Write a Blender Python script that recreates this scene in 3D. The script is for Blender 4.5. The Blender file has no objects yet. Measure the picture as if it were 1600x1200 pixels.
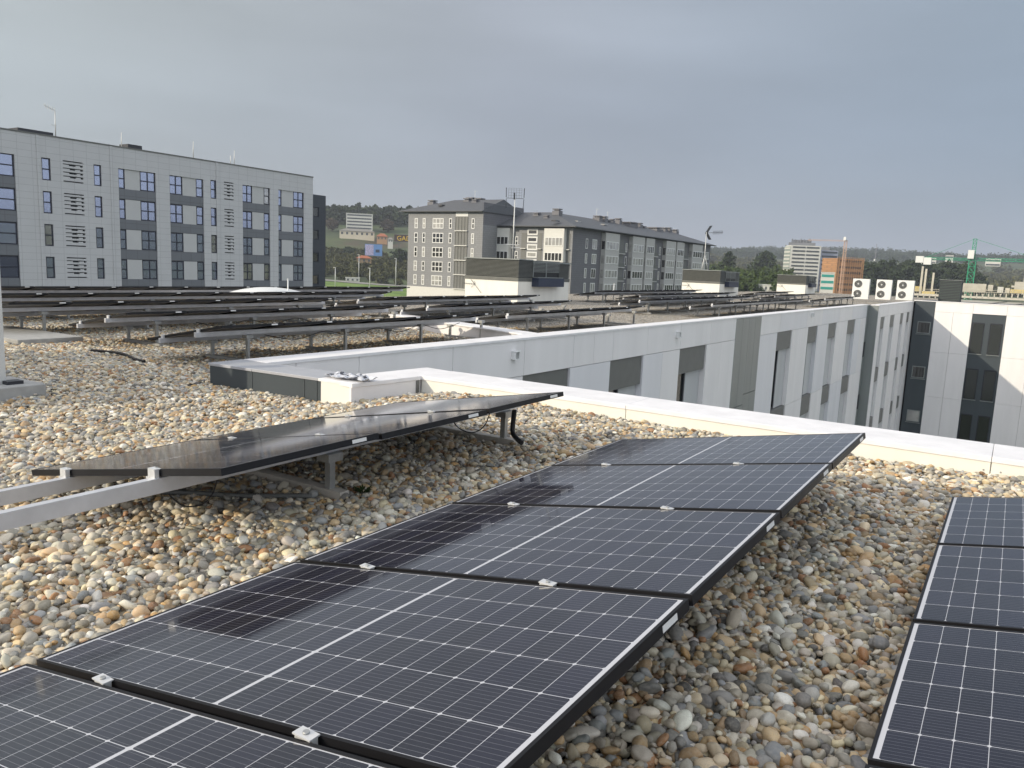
import bpy, math, random
import numpy as np
from mathutils import Vector, Matrix, Euler
random.seed(7); rng=np.random.default_rng(11)
S=bpy.context.scene; COL=S.collection
R=math.radians
# ---------------------------------------------------------------- camera (at the origin, z is height above the lens)
FOC,PITCH,ROLL,YAW=1218.3,.149666,.0421930,.56816
def _cam():
    cy,sy,cp,sp,cr,sr=math.cos(YAW),math.sin(YAW),math.cos(PITCH),math.sin(PITCH),math.cos(ROLL),math.sin(ROLL)
    Rz=Matrix(((cy,-sy,0),(sy,cy,0),(0,0,1)))
    f=Vector((0,cp,-sp));u=Vector((0,sp,cp));x=Vector((1,0,0))
    return Rz@(cr*x+sr*u),Rz@(-sr*x+cr*u),Rz@f
CX,CU,CF=_cam()
cd=bpy.data.cameras.new('camera'); cam=bpy.data.objects.new('camera',cd); COL.objects.link(cam); S.camera=cam
cd.sensor_width=36; cd.lens=FOC*36/1600; cd.clip_start=.05; cd.clip_end=9000
cam.matrix_world=Matrix(((CX.x,CU.x,-CF.x,0),(CX.y,CU.y,-CF.y,0),(CX.z,CU.z,-CF.z,0),(0,0,0,1)))
def ray(x,y): return CX*((x-800)/FOC)-CU*((y-600)/FOC)+CF
def onx(x,y,v): d=ray(x,y); return d*(v/d.x)
def ony(x,y,v): d=ray(x,y); return d*(v/d.y)
def onz(x,y,v): d=ray(x,y); return d*(v/d.z)
def dep(x,y,D): return ray(x,y)*D
# ---------------------------------------------------------------- mesh helpers
class MB:
    def __init__(s): s.v=[];s.f=[];s.sm=[]
    def quad(s,a,b,c,d):
        n=len(s.v); s.v+=[tuple(a),tuple(b),tuple(c),tuple(d)]; s.f.append((n,n+1,n+2,n+3)); s.sm.append(False); return s
    def tri(s,a,b,c):
        n=len(s.v); s.v+=[tuple(a),tuple(b),tuple(c)]; s.f.append((n,n+1,n+2)); s.sm.append(False); return s
    def hexa(s,p):
        n=len(s.v); s.v+=[tuple(q) for q in p]
        for f in ((0,3,2,1),(4,5,6,7),(0,1,5,4),(1,2,6,5),(2,3,7,6),(3,0,4,7)):
            s.f.append(tuple(n+i for i in f)); s.sm.append(False)
        return s
    def box(s,x0,x1,y0,y1,z0,z1):
        if x0>x1:x0,x1=x1,x0
        if y0>y1:y0,y1=y1,y0
        if z0>z1:z0,z1=z1,z0
        return s.hexa([(x0,y0,z0),(x1,y0,z0),(x1,y1,z0),(x0,y1,z0),(x0,y0,z1),(x1,y0,z1),(x1,y1,z1),(x0,y1,z1)])
    def tube(s,pts,r,n=8,caps=True):
        pts=[Vector(p) for p in pts]; rings=[]
        rr=r if isinstance(r,(list,tuple)) else [r]*len(pts)
        for i,p in enumerate(pts):
            t=(pts[min(i+1,len(pts)-1)]-pts[max(i-1,0)]).normalized()
            a=t.cross(Vector((0,0,1)))
            if a.length<.01: a=t.cross(Vector((1,0,0)))
            a.normalize(); b=t.cross(a)
            n0=len(s.v); rings.append(n0)
            for k in range(n):
                w=2*math.pi*k/n; s.v.append(tuple(p+(a*math.cos(w)+b*math.sin(w))*rr[i]))
        for i in range(len(pts)-1):
            for k in range(n):
                s.f.append((rings[i]+k,rings[i]+(k+1)%n,rings[i+1]+(k+1)%n,rings[i+1]+k)); s.sm.append(True)
        if caps:
            s.f.append(tuple(rings[0]+k for k in range(n))[::-1]); s.sm.append(False)
            s.f.append(tuple(rings[-1]+k for k in range(n))); s.sm.append(False)
        return s
    def bar(s,a,b,w,h=None):
        a=Vector(a);b=Vector(b);h=h or w;t=(b-a).normalized()
        u=t.cross(Vector((0,0,1)))
        if u.length<.01:u=Vector((1,0,0))
        u.normalize();v=u.cross(t);u=u*w/2;v=v*h/2
        return s.hexa([a-u-v,a+u-v,b+u-v,b-u-v,a-u+v,a+u+v,b+u+v,b-u+v])
    def build(s,name,mat,parent=None,bevel=0):
        me=bpy.data.meshes.new(name); me.from_pydata(s.v,[],s.f)
        me.polygons.foreach_set('use_smooth',s.sm); me.update()
        for m in (mat if isinstance(mat,list) else [mat]): me.materials.append(m)
        o=bpy.data.objects.new(name,me); COL.objects.link(o)
        if parent: o.parent=parent
        if bevel:
            b=o.modifiers.new('bevel','BEVEL'); b.width=bevel; b.segments=2; b.limit_method='ANGLE'
        return o
def tag(o,label=None,cat=None,group=None,kind=None):
    if label:o['label']=label
    if cat:o['category']=cat
    if group:o['group']=group
    if kind:o['kind']=kind
    return o
def thing(name,label,cat,loc=(0,0,0),rz=0,group=None):
    o=bpy.data.objects.new(name,None); o.empty_display_size=.1; COL.objects.link(o); o.location=loc; o.rotation_euler=(0,0,rz)
    return tag(o,label,cat,group)
def dup(root,loc=None,label=None,group=None):
    r=root.copy(); COL.objects.link(r)
    if loc is not None:r.location=loc
    if label:r['label']=label
    if group:r['group']=group
    for ch in list(root.children):
        c=ch.copy(); COL.objects.link(c); c.parent=r
        for g in list(ch.children):
            d=g.copy(); COL.objects.link(d); d.parent=c
    return r
# ---------------------------------------------------------------- material helpers
class NT:
    def __init__(s,name):
        s.m=bpy.data.materials.new(name); s.m.use_nodes=True; s.t=s.m.node_tree; s.b=s.t.nodes['Principled BSDF']
    def n(s,typ,**k):
        o=s.t.nodes.new(typ)
        for a,v in k.items():
            if hasattr(o,a) and a not in('inputs',): setattr(o,a,v)
        return o
    def l(s,a,b): s.t.links.new(a,b)
    def inp(s,sock,v):
        if isinstance(v,bpy.types.NodeSocket): s.l(v,sock)
        else: sock.default_value=v
    def math(s,op,a,b=0.,c=None):
        o=s.n('ShaderNodeMath',operation=op); s.inp(o.inputs[0],a); s.inp(o.inputs[1],b)
        if c is not None:s.inp(o.inputs[2],c)
        return o.outputs[0]
    def mix(s,f,a,b,mode='MIX'):
        o=s.n('ShaderNodeMix',data_type='RGBA',blend_type=mode); s.inp(o.inputs[0],f); s.inp(o.inputs[6],a if isinstance(a,bpy.types.NodeSocket) else (*a,1)); s.inp(o.inputs[7],b if isinstance(b,bpy.types.NodeSocket) else (*b,1)); return o.outputs[2]
    def noise(s,vec,scale,detail=4,rough=.5):
        o=s.n('ShaderNodeTexNoise'); s.l(vec,o.inputs['Vector']); o.inputs['Scale'].default_value=scale; o.inputs['Detail'].default_value=detail; o.inputs['Roughness'].default_value=rough; return o.outputs['Fac']
    def ramp(s,f,stops):
        o=s.n('ShaderNodeValToRGB'); e=o.color_ramp.elements
        while len(e)<len(stops): e.new(.5)
        for i,(p,c) in enumerate(stops): e[i].position=p; e[i].color=(*c,1) if len(c)==3 else c
        s.l(f,o.inputs[0]); return o.outputs[0]
    def obj(s): return s.n('ShaderNodeTexCoord').outputs['Object']
    def bump(s,h,st=.3,dist=.01):
        o=s.n('ShaderNodeBump'); o.inputs['Strength'].default_value=st; o.inputs['Distance'].default_value=dist; s.l(h,o.inputs['Height']); s.l(o.outputs[0],s.b.inputs['Normal'])
    def rnd(s): return s.n('ShaderNodeObjectInfo').outputs['Random']
    def base(s,c): s.inp(s.b.inputs['Base Color'],c if isinstance(c,bpy.types.NodeSocket) else (*c,1))
def M(name,col,rough=.6,metal=0,var=.12,scale=3,streak=False,spec=.5,rv=0):
    t=NT(name); co=t.obj()
    if streak:
        mp=t.n('ShaderNodeMapping'); mp.inputs['Scale'].default_value=(1,1,.12); t.l(co,mp.inputs[0]); co2=mp.outputs[0]
    else: co2=co
    f=t.noise(co2,scale,6,.6)
    a=tuple(c*(1-var) for c in col); b=tuple(min(1,c*(1+var)) for c in col)
    c=t.ramp(f,[(.3,a),(.7,b)])
    if rv:
        c=t.mix(t.math('MULTIPLY',t.rnd(),rv),c,tuple(x*.4 for x in col))
    t.base(c); t.b.inputs['Roughness'].default_value=rough; t.b.inputs['Metallic'].default_value=metal
    t.b.inputs['Specular IOR Level'].default_value=spec
    return t.m
def tiles(name,col,mortar,w,h,axis='y',rough=.6,var=.1,ms=.02,off=0.,blend=.08):
    """facing tiles laid in the plane (axis,z)"""
    t=NT(name); co=t.obj(); sp=t.n('ShaderNodeSeparateXYZ'); t.l(co,sp.inputs[0]); cb=t.n('ShaderNodeCombineXYZ')
    t.l(sp.outputs[0 if axis=='x' else 1] if axis!='xy' else t.math('ADD',sp.outputs[0],sp.outputs[1]),cb.inputs[0]); t.l(sp.outputs[2],cb.inputs[1])
    b=t.n('ShaderNodeTexBrick'); t.l(cb.outputs[0],b.inputs['Vector']); b.offset=off
    b.inputs['Scale'].default_value=1; b.inputs['Brick Width'].default_value=w; b.inputs['Row Height'].default_value=h; b.inputs['Mortar Size'].default_value=ms
    b.inputs['Color1'].default_value=(*[c*(1-blend) for c in col],1); b.inputs['Color2'].default_value=(*[c*(1+blend) for c in col],1); b.inputs['Mortar'].default_value=(*mortar,1)
    f=t.noise(co,.6,6,.6); c=t.mix(.5,b.outputs['Color'],t.ramp(f,[(.3,tuple(c*(1-var) for c in col)),(.7,tuple(c*(1+var) for c in col))]))
    t.base(c); t.b.inputs['Roughness'].default_value=rough
    return t.m
MT={}
MT['white']=M('white_composite_panel',(.83,.81,.81),.42,0,.05,1.6,True)
MT['white_b']=M('white_composite_panel_cooler',(.76,.76,.79),.36,0,.05,1.4,True)
MT['cream']=M('cream_white_render',(.80,.785,.72),.7,0,.05,2.5,True)
MT['coping']=M('white_coping_metal',(.82,.81,.82),.42,0,.09,3)
MT['dkcoping']=M('grey_coping_metal',(.40,.41,.44),.35,0,.06,4)
MT['darkclad']=M('dark_slate_composite',(.055,.068,.078),.42,0,.08,1.5,True)
MT['greymet']=M('brushed_grey_panel',(.235,.255,.25),.36,.15,.10,1.5,True)
MT['greybox']=M('grey_blind_box',(.15,.152,.145),.5,0,.06,4)
MT['recess']=M('pale_recess_panel',(.50,.51,.52),.5,0,.05,2,True)
MT['louvre']=M('dark_louvre_metal',(.12,.125,.115),.5,0,.12,3)
MT['blackmet']=M('near_black_metal',(.02,.022,.03),.45,0,.1,4)
MT['navy']=M('navy_box_metal',(.025,.035,.065),.45,0,.1,4)
MT['clamp']=M('pale_aluminium_clamp',(.66,.67,.68),.4,.35,.08,30)
MT['alu']=M('aluminium_rail',(.60,.61,.64),.42,.40,.10,6)
MT['galv']=M('galvanised_steel',(.42,.43,.43),.45,.7,.16,14)
MT['pale_galv']=M('dusty_galvanised_rail',(.50,.47,.42),.6,.1,.15,12)
MT['concrete']=M('concrete',(.36,.36,.35),.9,0,.14,8)
MT['frameblk']=M('black_anodised_frame',(.007,.007,.009),.5,0,.1,20,spec=.3)
MT['rubber']=M('black_cable_rubber',(.015,.015,.017),.6,0,.1,20)
MT['whitepl']=M('white_enamel',(.74,.75,.74),.4,0,.03,4)
MT['backsheet']=M('grey_backsheet',(.22,.22,.23),.6)
MT['label']=M('white_sticker',(.75,.75,.73),.5,0,.05,60)
MT['fan']=M('black_fan_grille',(.012,.013,.014),.5,0,.1,10)
MT['winframe']=M('dark_window_frame',(.018,.022,.04),.4,0,.1,4)
MT['wframe']=M('white_window_frame',(.72,.72,.70),.4,0,.04,4)
MT['mast']=M('pale_mast_paint',(.62,.63,.62),.45,.2,.06,5)
MT['antenna']=M('dark_antenna_shadow',(.06,.065,.075),.5,.5,.1,8)
MT['trunk']=M('tree_bark',(.09,.075,.06),.9,0,.3,4)
def glass(name,c=(.02,.024,.03),blind=0.,rough=.04):
    t=NT(name); r=t.rnd(); b=t.math('GREATER_THAN',r,1-blind)
    f=t.noise(t.obj(),.8,3)
    col=t.mix(t.math('MULTIPLY',b,.9),c,t.ramp(f,[(.35,(.30,.30,.29)),(.65,(.48,.47,.44))])); t.base(col)
    t.b.inputs['Roughness'].default_value=rough; t.b.inputs['IOR'].default_value=1.6
    t.b.inputs['Specular IOR Level'].default_value=.8
    return t.m
MT['glass']=glass('window_glass',(.02,.025,.035),.28)
MT['mirror']=glass('coated_window_glass',(.34,.38,.50),.16); MT['mirror'].node_tree.nodes['Principled BSDF'].inputs['Metallic'].default_value=.75
MT['glassw']=glass('window_glass_with_blinds',(.03,.03,.03),.62); MT['gdark']=glass('smoked_window_glass',(.03,.033,.03),0,.12)
# solar glass : local x = up the slope (0..1.755), y = along the row (0..1.05)
PL,PW,PT=1.755,1.05,.035; TILT=.178572
def solar_mat():
    t=NT('solar_cells_glass'); sp=t.n('ShaderNodeSeparateXYZ'); t.l(t.obj(),sp.inputs[0]); X,Y=sp.outputs[0],sp.outputs[1]
    cx=t.math('SUBTRACT',t.math('ABSOLUTE',t.math('SUBTRACT',X,PL/2)),.0062)   # distance outwards from the middle bar
    pw=.0846; ph=.1704
    def edge(v,p):                              # distance to the nearest multiple of p
        a=t.math('MODULO',t.math('ADD',v,p*20),p); return t.math('MINIMUM',a,t.math('SUBTRACT',p,a))
    yy=t.math('SUBTRACT',Y,PW/2-3*ph)
    ex,ey=edge(cx,pw),edge(yy,ph)
    l1=t.math('LESS_THAN',ex,.0009); l2=t.math('LESS_THAN',ey,.0012)
    dot=t.math('LESS_THAN',t.math('ADD',ex,ey),.0075)
    mid=t.math('LESS_THAN',cx,0.0)
    ox=t.math('GREATER_THAN',cx,pw*10+.0005); oy=t.math('GREATER_THAN',t.math('ABSOLUTE',t.math('SUBTRACT',Y,PW/2)),3*ph+.0005)
    bus=t.math('LESS_THAN',edge(yy,ph/9.5),.00055)
    w=t.math('MAXIMUM',t.math('MAXIMUM',l1,l2),t.math('MAXIMUM',dot,t.math('MAXIMUM',mid,t.math('MAXIMUM',ox,oy))))
    f=t.noise(t.obj(),3.1,5,.6)
    # cell to cell tone
    fl=t.n('ShaderNodeTexWhiteNoise'); cb=t.n('ShaderNodeCombineXYZ'); t.l(t.math('FLOOR',t.math('DIVIDE',cx,pw)),cb.inputs[0]); t.l(t.math('FLOOR',t.math('DIVIDE',yy,ph)),cb.inputs[1]); t.l(t.rnd(),cb.inputs[2]); t.l(cb.outputs[0],fl.inputs['Vector'])
    cell=t.mix(fl.outputs['Value'],(.0062,.0070,.016),(.011,.0122,.028))
    cell=t.mix(t.math('MULTIPLY',bus,.5),cell,(.22,.23,.25))
    c=t.mix(w,cell,(.52,.53,.57))
    # thin film of dust
    dust=t.math('MULTIPLY_ADD',f,.055,.004)
    c=t.mix(dust,c,(.36,.345,.35))
    o2=t.n('ShaderNodeNewGeometry').outputs['Position']; vv=t.n('ShaderNodeTexVoronoi'); vv.inputs['Scale'].default_value=3.1; t.l(o2,vv.inputs['Vector']); sp2=t.n('ShaderNodeSeparateColor'); t.l(vv.outputs['Color'],sp2.inputs[0])
    spot=t.math('MULTIPLY',t.math('LESS_THAN',vv.outputs['Distance'],t.math('MULTIPLY_ADD',t.noise(o2,60,3),.03,.0)),t.math('GREATER_THAN',sp2.outputs[0],.72)); c=t.mix(t.math('MULTIPLY',spot,.55),c,(.55,.54,.50)); t.base(c)
    t.inp(t.b.inputs['Roughness'],t.math('MULTIPLY_ADD',f,.10,.015)); t.b.inputs['IOR'].default_value=1.5; t.b.inputs['Specular IOR Level'].default_value=.5
    return t.m
MT['solar']=solar_mat()
def pebble_mat():
    t=NT('pebble_stone'); a=t.n('ShaderNodeAttribute'); a.attribute_type='INSTANCER'; a.attribute_name='pcol'
    o=t.obj(); f=t.noise(o,2.3,5,.6); g=t.noise(o,9,4,.7)
    c=t.mix(t.math('MULTIPLY',t.ramp(f,[(.35,(0,0,0)),(.7,(1,1,1))]),.30),a.outputs['Color'],(.60,.55,.46))
    c=t.mix(t.math('MULTIPLY',t.ramp(g,[(.5,(0,0,0)),(.68,(1,1,1))]),.28),c,(.10,.085,.07))
    t.base(c); t.b.inputs['Roughness'].default_value=.55; t.b.inputs['Specular IOR Level'].default_value=.35
    return t.m
MT['pebble']=pebble_mat()
def gravel_sheet(name,sc=26.,bright=1.):
    t=NT(name); co=t.n('ShaderNodeNewGeometry').outputs['Position']
    v=t.n('ShaderNodeTexVoronoi'); v.inputs['Scale'].default_value=sc; v.inputs['Randomness'].default_value=1; t.l(co,v.inputs['Vector'])
    sp=t.n('ShaderNodeSeparateColor'); t.l(v.outputs['Color'],sp.inputs[0])
    b=bright
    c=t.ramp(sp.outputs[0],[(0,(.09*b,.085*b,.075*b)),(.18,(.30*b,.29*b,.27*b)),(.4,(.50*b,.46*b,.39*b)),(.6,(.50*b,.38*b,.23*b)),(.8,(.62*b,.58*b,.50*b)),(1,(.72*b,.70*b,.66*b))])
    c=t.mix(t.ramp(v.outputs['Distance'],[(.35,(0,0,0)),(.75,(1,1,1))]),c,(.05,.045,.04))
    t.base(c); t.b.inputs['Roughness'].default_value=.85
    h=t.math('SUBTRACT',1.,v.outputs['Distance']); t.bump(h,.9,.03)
    return t.m
MT['gravel']=gravel_sheet('gravel_field',24,1.12)
MT['grit']=M('dark_grit_between_stones',(.045,.038,.03),.95,0,.3,30)

# ================================================================= SETTING : terrain
def hash2(x,y,s):
    return (np.sin(x*12.9898/s+y*78.233/s)*43758.5453)%1
def vnoise(x,y,s,seed=0):
    x=x/s+seed*17.3;y=y/s+seed*5.1;xi=np.floor(x);yi=np.floor(y);u=x-xi;v=y-yi;u=u*u*(3-2*u);v=v*v*(3-2*v)
    h=lambda a,b:(np.sin(a*127.1+b*311.7)*43758.5453)%1
    return (h(xi,yi)*(1-u)+h(xi+1,yi)*u)*(1-v)+(h(xi,yi+1)*(1-u)+h(xi+1,yi+1)*u)*v
def sst(a,b,x): t=np.clip((x-a)/(b-a),0,1); return t*t*(3-2*t)
GZ=-15.
def terrain(x,y):
    x=np.asarray(x,float);y=np.asarray(y,float)
    r=np.hypot(x,y); az=np.degrees(np.arctan2(x,y))     # az 0 = +Y, negative to the left
    # left sector hill behind the blocks
    wl=1-sst(-28,-16,az)
    hl=sst(520,620,r)*10+sst(600,1000,r)*50*(.85+.3*vnoise(x,y,260,1))+sst(1000,1500,r)*8
    # right sector : low wooded rise, then a long far ridge
    hr=sst(380,700,r)*6+sst(900,2600,r)*78*(.72+.45*vnoise(x,y,520,3))
    h=GZ+wl*hl+(1-wl)*hr
    h=h+sst(300,700,r)*(vnoise(x,y,60,2)-.5)*5
    return h
def ground():
    azs=np.radians(np.linspace(-180,180,361)); rs=np.concatenate(([0],np.geomspace(20,6500,110)))
    A,Rr=np.meshgrid(azs,rs); X=Rr*np.sin(A);Y=Rr*np.cos(A);Z=terrain(X,Y)
    n,m=X.shape; v=np.stack([X,Y,Z],-1).reshape(-1,3); f=[(i*m+j,i*m+j+1,(i+1)*m+j+1,(i+1)*m+j) for i in range(n-1) for j in range(m-1)]
    me=bpy.data.meshes.new('ground'); me.from_pydata(v.tolist(),[],f); me.polygons.foreach_set('use_smooth',[True]*len(f)); me.update()
    t=NT('grassland_and_scrub'); co=t.n('ShaderNodeNewGeometry').outputs['Position']
    f1=t.noise(co,.012,6,.6); f2=t.noise(co,.05,6,.65); f3=t.noise(co,.6,5,.7)
    g=t.ramp(f1,[(.36,(.035,.055,.022)),(.47,(.06,.095,.026)),(.55,(.085,.11,.04)),(.66,(.09,.065,.045))])
    c=t.mix(t.ramp(f2,[(.45,(0,0,0)),(.6,(1,1,1))]),g,(.055,.075,.035)); c=t.mix(t.math('MULTIPLY',f3,.5),c,(.03,.045,.018))
    t.base(c); t.b.inputs['Roughness'].default_value=.95
    me.materials.append(t.m); o=bpy.data.objects.new('ground',me); COL.objects.link(o); tag(o,kind='structure')
ground()
# a bright mown meadow beyond the blocks, lying just above the ground
def patch(name,poly,mat,lift=.15,nx=24,ny=6):
    mb=MB(); a,b,c,d=[Vector((*p,0)) for p in poly]; g=[]
    for i in range(nx+1):
        for j in range(ny+1):
            p=(a.lerp(b,i/nx)).lerp(d.lerp(c,i/nx),j/ny); z=float(terrain(p.x,p.y))+lift; g.append((p.x,p.y,z))
    mb.v=g
    for i in range(nx):
        for j in range(ny):
            k=i*(ny+1)+j; mb.f.append((k,k+ny+1,k+ny+2,k+1)); mb.sm.append(True)
    o=mb.build(name,mat); tag(o,kind='structure'); return o
def polar(px,r):
    d=ray(px,430); k=r/math.hypot(d.x,d.y); return (d.x*k,d.y*k)
def gp(px,r,dz=0): x,y=polar(px,r); return Vector((x,y,float(terrain(x,y))+dz))
mg=NT('meadow_grass'); co=mg.n('ShaderNodeNewGeometry').outputs['Position']; mg.base(mg.ramp(mg.noise(co,.06,8,.7),[(.35,(.07,.13,.02)),(.5,(.13,.22,.03)),(.65,(.17,.20,.06))])); mg.b.inputs['Roughness'].default_value=.95
patch('meadow',(polar(480,300),polar(660,300),polar(665,520),polar(475,520)),mg.m,.2)
patch('road',(polar(480,522),polar(680,522),polar(680,531),polar(480,531)),M('pale_road_surface',(.30,.29,.27),.9,0,.1,.2),.5,30,2)

# ================================================================= vegetation
def leafmat(name,dark,light,sc=.25):
    t=NT(name); co=t.n('ShaderNodeNewGeometry').outputs['Position']; f=t.noise(co,sc,5,.6)
    a=t.n('ShaderNodeAttribute'); a.attribute_name='tone'
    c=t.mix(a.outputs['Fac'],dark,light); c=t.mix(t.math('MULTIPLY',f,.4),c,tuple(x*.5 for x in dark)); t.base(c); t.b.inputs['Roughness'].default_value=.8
    t.b.inputs['Specular IOR Level'].default_value=.2
    return t.m
LEAF_D=leafmat('dark_evergreen_leaves',(.022,.036,.018),(.055,.080,.032)); LEAF_M=leafmat('mid_green_leaves',(.035,.060,.018),(.10,.14,.045)); LEAF_O=leafmat('olive_scrub_leaves',(.045,.055,.022),(.13,.13,.05)); LEAF_B=leafmat('brownish_leaves',(.06,.05,.035),(.16,.13,.09))
def cards(name,cents,rad,num,size,mat,parent=None,squash=.8):
    """leaf clumps : many small quads spread through each ball"""
    P=[];T=[]
    for (c,r) in zip(cents,rad):
        d=rng.normal(size=(num,3)); d/=np.linalg.norm(d,axis=1)[:,None]; rr=rng.random(num)**.45
        # lumpy outline
        lump=.72+.38*np.sin(d[:,0]*5+c[0])*np.cos(d[:,1]*4+c[1])+.18*np.sin(d[:,2]*7)
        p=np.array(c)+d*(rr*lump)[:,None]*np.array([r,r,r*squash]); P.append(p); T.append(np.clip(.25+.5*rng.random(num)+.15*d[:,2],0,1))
    P=np.concatenate(P);T=np.concatenate(T);n=len(P)
    a=rng.normal(size=(n,3));a/=np.linalg.norm(a,axis=1)[:,None];b=np.cross(a,rng.normal(size=(n,3)));b/=np.linalg.norm(b,axis=1)[:,None]
    s=(size*(.6+.8*rng.random(n)))[:,None]
    V=np.stack([P-a*s-b*s*.6,P+a*s-b*s*.6,P+a*s+b*s*.6,P-a*s+b*s*.6],1).reshape(-1,3).astype(np.float32)
    me=bpy.data.meshes.new(name); me.vertices.add(4*n); me.vertices.foreach_set('co',V.ravel()); me.loops.add(4*n); me.loops.foreach_set('vertex_index',np.arange(4*n,dtype=np.int32)); me.polygons.add(n); me.polygons.foreach_set('loop_start',np.arange(0,4*n,4,dtype=np.int32)); me.polygons.foreach_set('loop_total',np.full(n,4,np.int32)); me.update(calc_edges=True)
    at=me.attributes.new('tone','FLOAT','FACE'); at.data.foreach_set('value',T.astype(np.float32)); me.materials.append(mat)
    o=bpy.data.objects.new(name,me); COL.objects.link(o)
    if parent:o.parent=parent
    return o
def tree(px,r,h,w,label,mat,group=None,conif=False,name='tree',low=.3):
    p=gp(px,r); t=thing(name,label,'tree',p,0,group)
    tr=MB().tube([(0,0,-1),(.1,0,h*.4),(0,.1,h*.75)],[w*.035+.12,w*.025+.08,.06],6)
    for k in range(4):
        a=k*1.7; tr.tube([(0,0,h*(.3+.1*k)),(math.cos(a)*w*.3,math.sin(a)*w*.3,h*(.5+.1*k))],[.1,.04],5)
    tr.build('trunk',MT['trunk'],t)
    cs=[];rs=[]
    k=11
    for i in range(k):
        f=i/(k-1); z=h*(low+(.92-low)*f); q=w*.5*(1-f if conif else math.sin(math.pi*(.18+.74*f)))*.75
        a=i*2.4; cs.append((math.cos(a)*q*.7,math.sin(a)*q*.7,z)); rs.append(max(w*.16,q*.62+w*.10))
    cards('crown',cs,rs,150,max(.28,w*.055),mat,t)
    return t
def wood(name,label,cat,pts,mat,num=70,kind='stuff'):
    cs=[];rs=[]
    for (x,y,h,w) in pts:
        z=float(terrain(x,y))
        for k in range(5):
            cs.append((x+rng.normal()*w*.22,y+rng.normal()*w*.22,z+h*(.35+.14*k))); rs.append(w*(.42-.05*k))
    return tag(cards(name,cs,rs,num,.75 if len(pts)<400 else 1.4,mat),label,cat,kind=kind)
def scatter(pa,pb,ra,rb,n,h,w,hv=.35):
    o=[]
    for i in range(n):
        px=pa+(pb-pa)*rng.random(); r=ra+(rb-ra)*rng.random(); x,y=polar(px,r); s=1+hv*(rng.random()*2-1); o.append((x,y,h*s,w*s))
    return o
# left hill : woods on top, scrub on the slope
wood('hilltop_wood','dark wooded ridge on the hill behind the white hillside block','wood',scatter(470,800,900,1180,520,14,15),LEAF_D,50)
wood('hill_scrub','bushes and scrub covering the green slope of the hill','scrub',scatter(490,660,560,735,290,3.6,7.5),LEAF_O,50)
wood('bank_scrub','olive scrub on the bank above the bright meadow','scrub',scatter(490,660,533,640,90,4,7),LEAF_O,60)
# right side woods
wood('far_ridge_wood','far wooded ridge on the right skyline','wood',scatter(1090,1650,1900,2900,520,13,34),LEAF_D,40)
wood('valley_wood','mid green woodland behind the roof to the left of the office tower','wood',scatter(1085,1235,400,640,230,13,12),LEAF_M,80)
wood('eucalyptus_wood','tall dark wood behind the air conditioners and the green crane','wood',scatter(1340,1520,640,820,230,20,14,.35),LEAF_D,110)
wood('valley_scrub','low olive scrub behind the construction site','scrub',scatter(1090,1660,860,1700,420,11,24),LEAF_O,50)
for i,(px,r,h,w,lab,mat) in enumerate((
 (1193,700,31,25,'broad dark round tree left of the office tower',LEAF_D),
 (1137,620,27,13,'narrow tree standing up above the woodland right of the grey block',LEAF_D),
 (1160,470,11,11,'light olive tree just behind the roof right of the second ventilation house',LEAF_O),
 (520,930,20,12,'pointed dark tree on the hilltop beside the dark tower',LEAF_D),
 (560,960,22,13,'tallest dark tree on the hilltop above the white hillside block',LEAF_D),
 (578,690,12,14,'dark round tree directly above the blue billboard',LEAF_D),
 (604,860,13,16,'pale brownish bare-looking tree above the orange-roofed house',LEAF_B),
 (625,640,13,15,'bushy dark tree below the black billboard',LEAF_D),
 (545,720,7,11,'dark bushy tree below the long cream house',LEAF_D),
 (518,840,12,15,'brownish tree left of the long cream house',LEAF_B),
 (1478,690,20,22,'dark rounded tree left of the green crane mast',LEAF_D),
 (1524,700,18,20,'dark rounded tree right of the green crane mast',LEAF_D))):
    tree(px,r,h,w,lab,mat,conif=(i in(3,4)))

# ================================================================= generic building pieces
def holed(mb,y0,y1,z0,z1,holes,X=0.,d=.2,flip=False):
    """wall sheet in the local plane x=X with rectangular openings (y0,y1,z0,z1) and reveals of depth d"""
    ys=sorted({y0,y1,*[h[0] for h in holes],*[h[1] for h in holes]}); zs=sorted({z0,z1,*[h[2] for h in holes],*[h[3] for h in holes]})
    ys=[y for y in ys if y0<=y<=y1]; zs=[z for z in zs if z0<=z<=z1]
    for i in range(len(ys)-1):
        for j in range(len(zs)-1):
            cy=(ys[i]+ys[i+1])/2; cz=(zs[j]+zs[j+1])/2
            if any(h[0]<cy<h[1] and h[2]<cz<h[3] for h in holes): continue
            mb.quad((X,ys[i],zs[j]),(X,ys[i+1],zs[j]),(X,ys[i+1],zs[j+1]),(X,ys[i],zs[j+1]))
    for (a,b,c,e) in holes:
        c=max(c,z0); e=min(e,z1)
        mb.quad((X,a,c),(X,a,e),(X-d,a,e),(X-d,a,c)); mb.quad((X,b,c),(X-d,b,c),(X-d,b,e),(X,b,e))
        mb.quad((X,a,e),(X,b,e),(X-d,b,e),(X-d,a,e)); mb.quad((X,a,c),(X-d,a,c),(X-d,b,c),(X,b,c))
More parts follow.
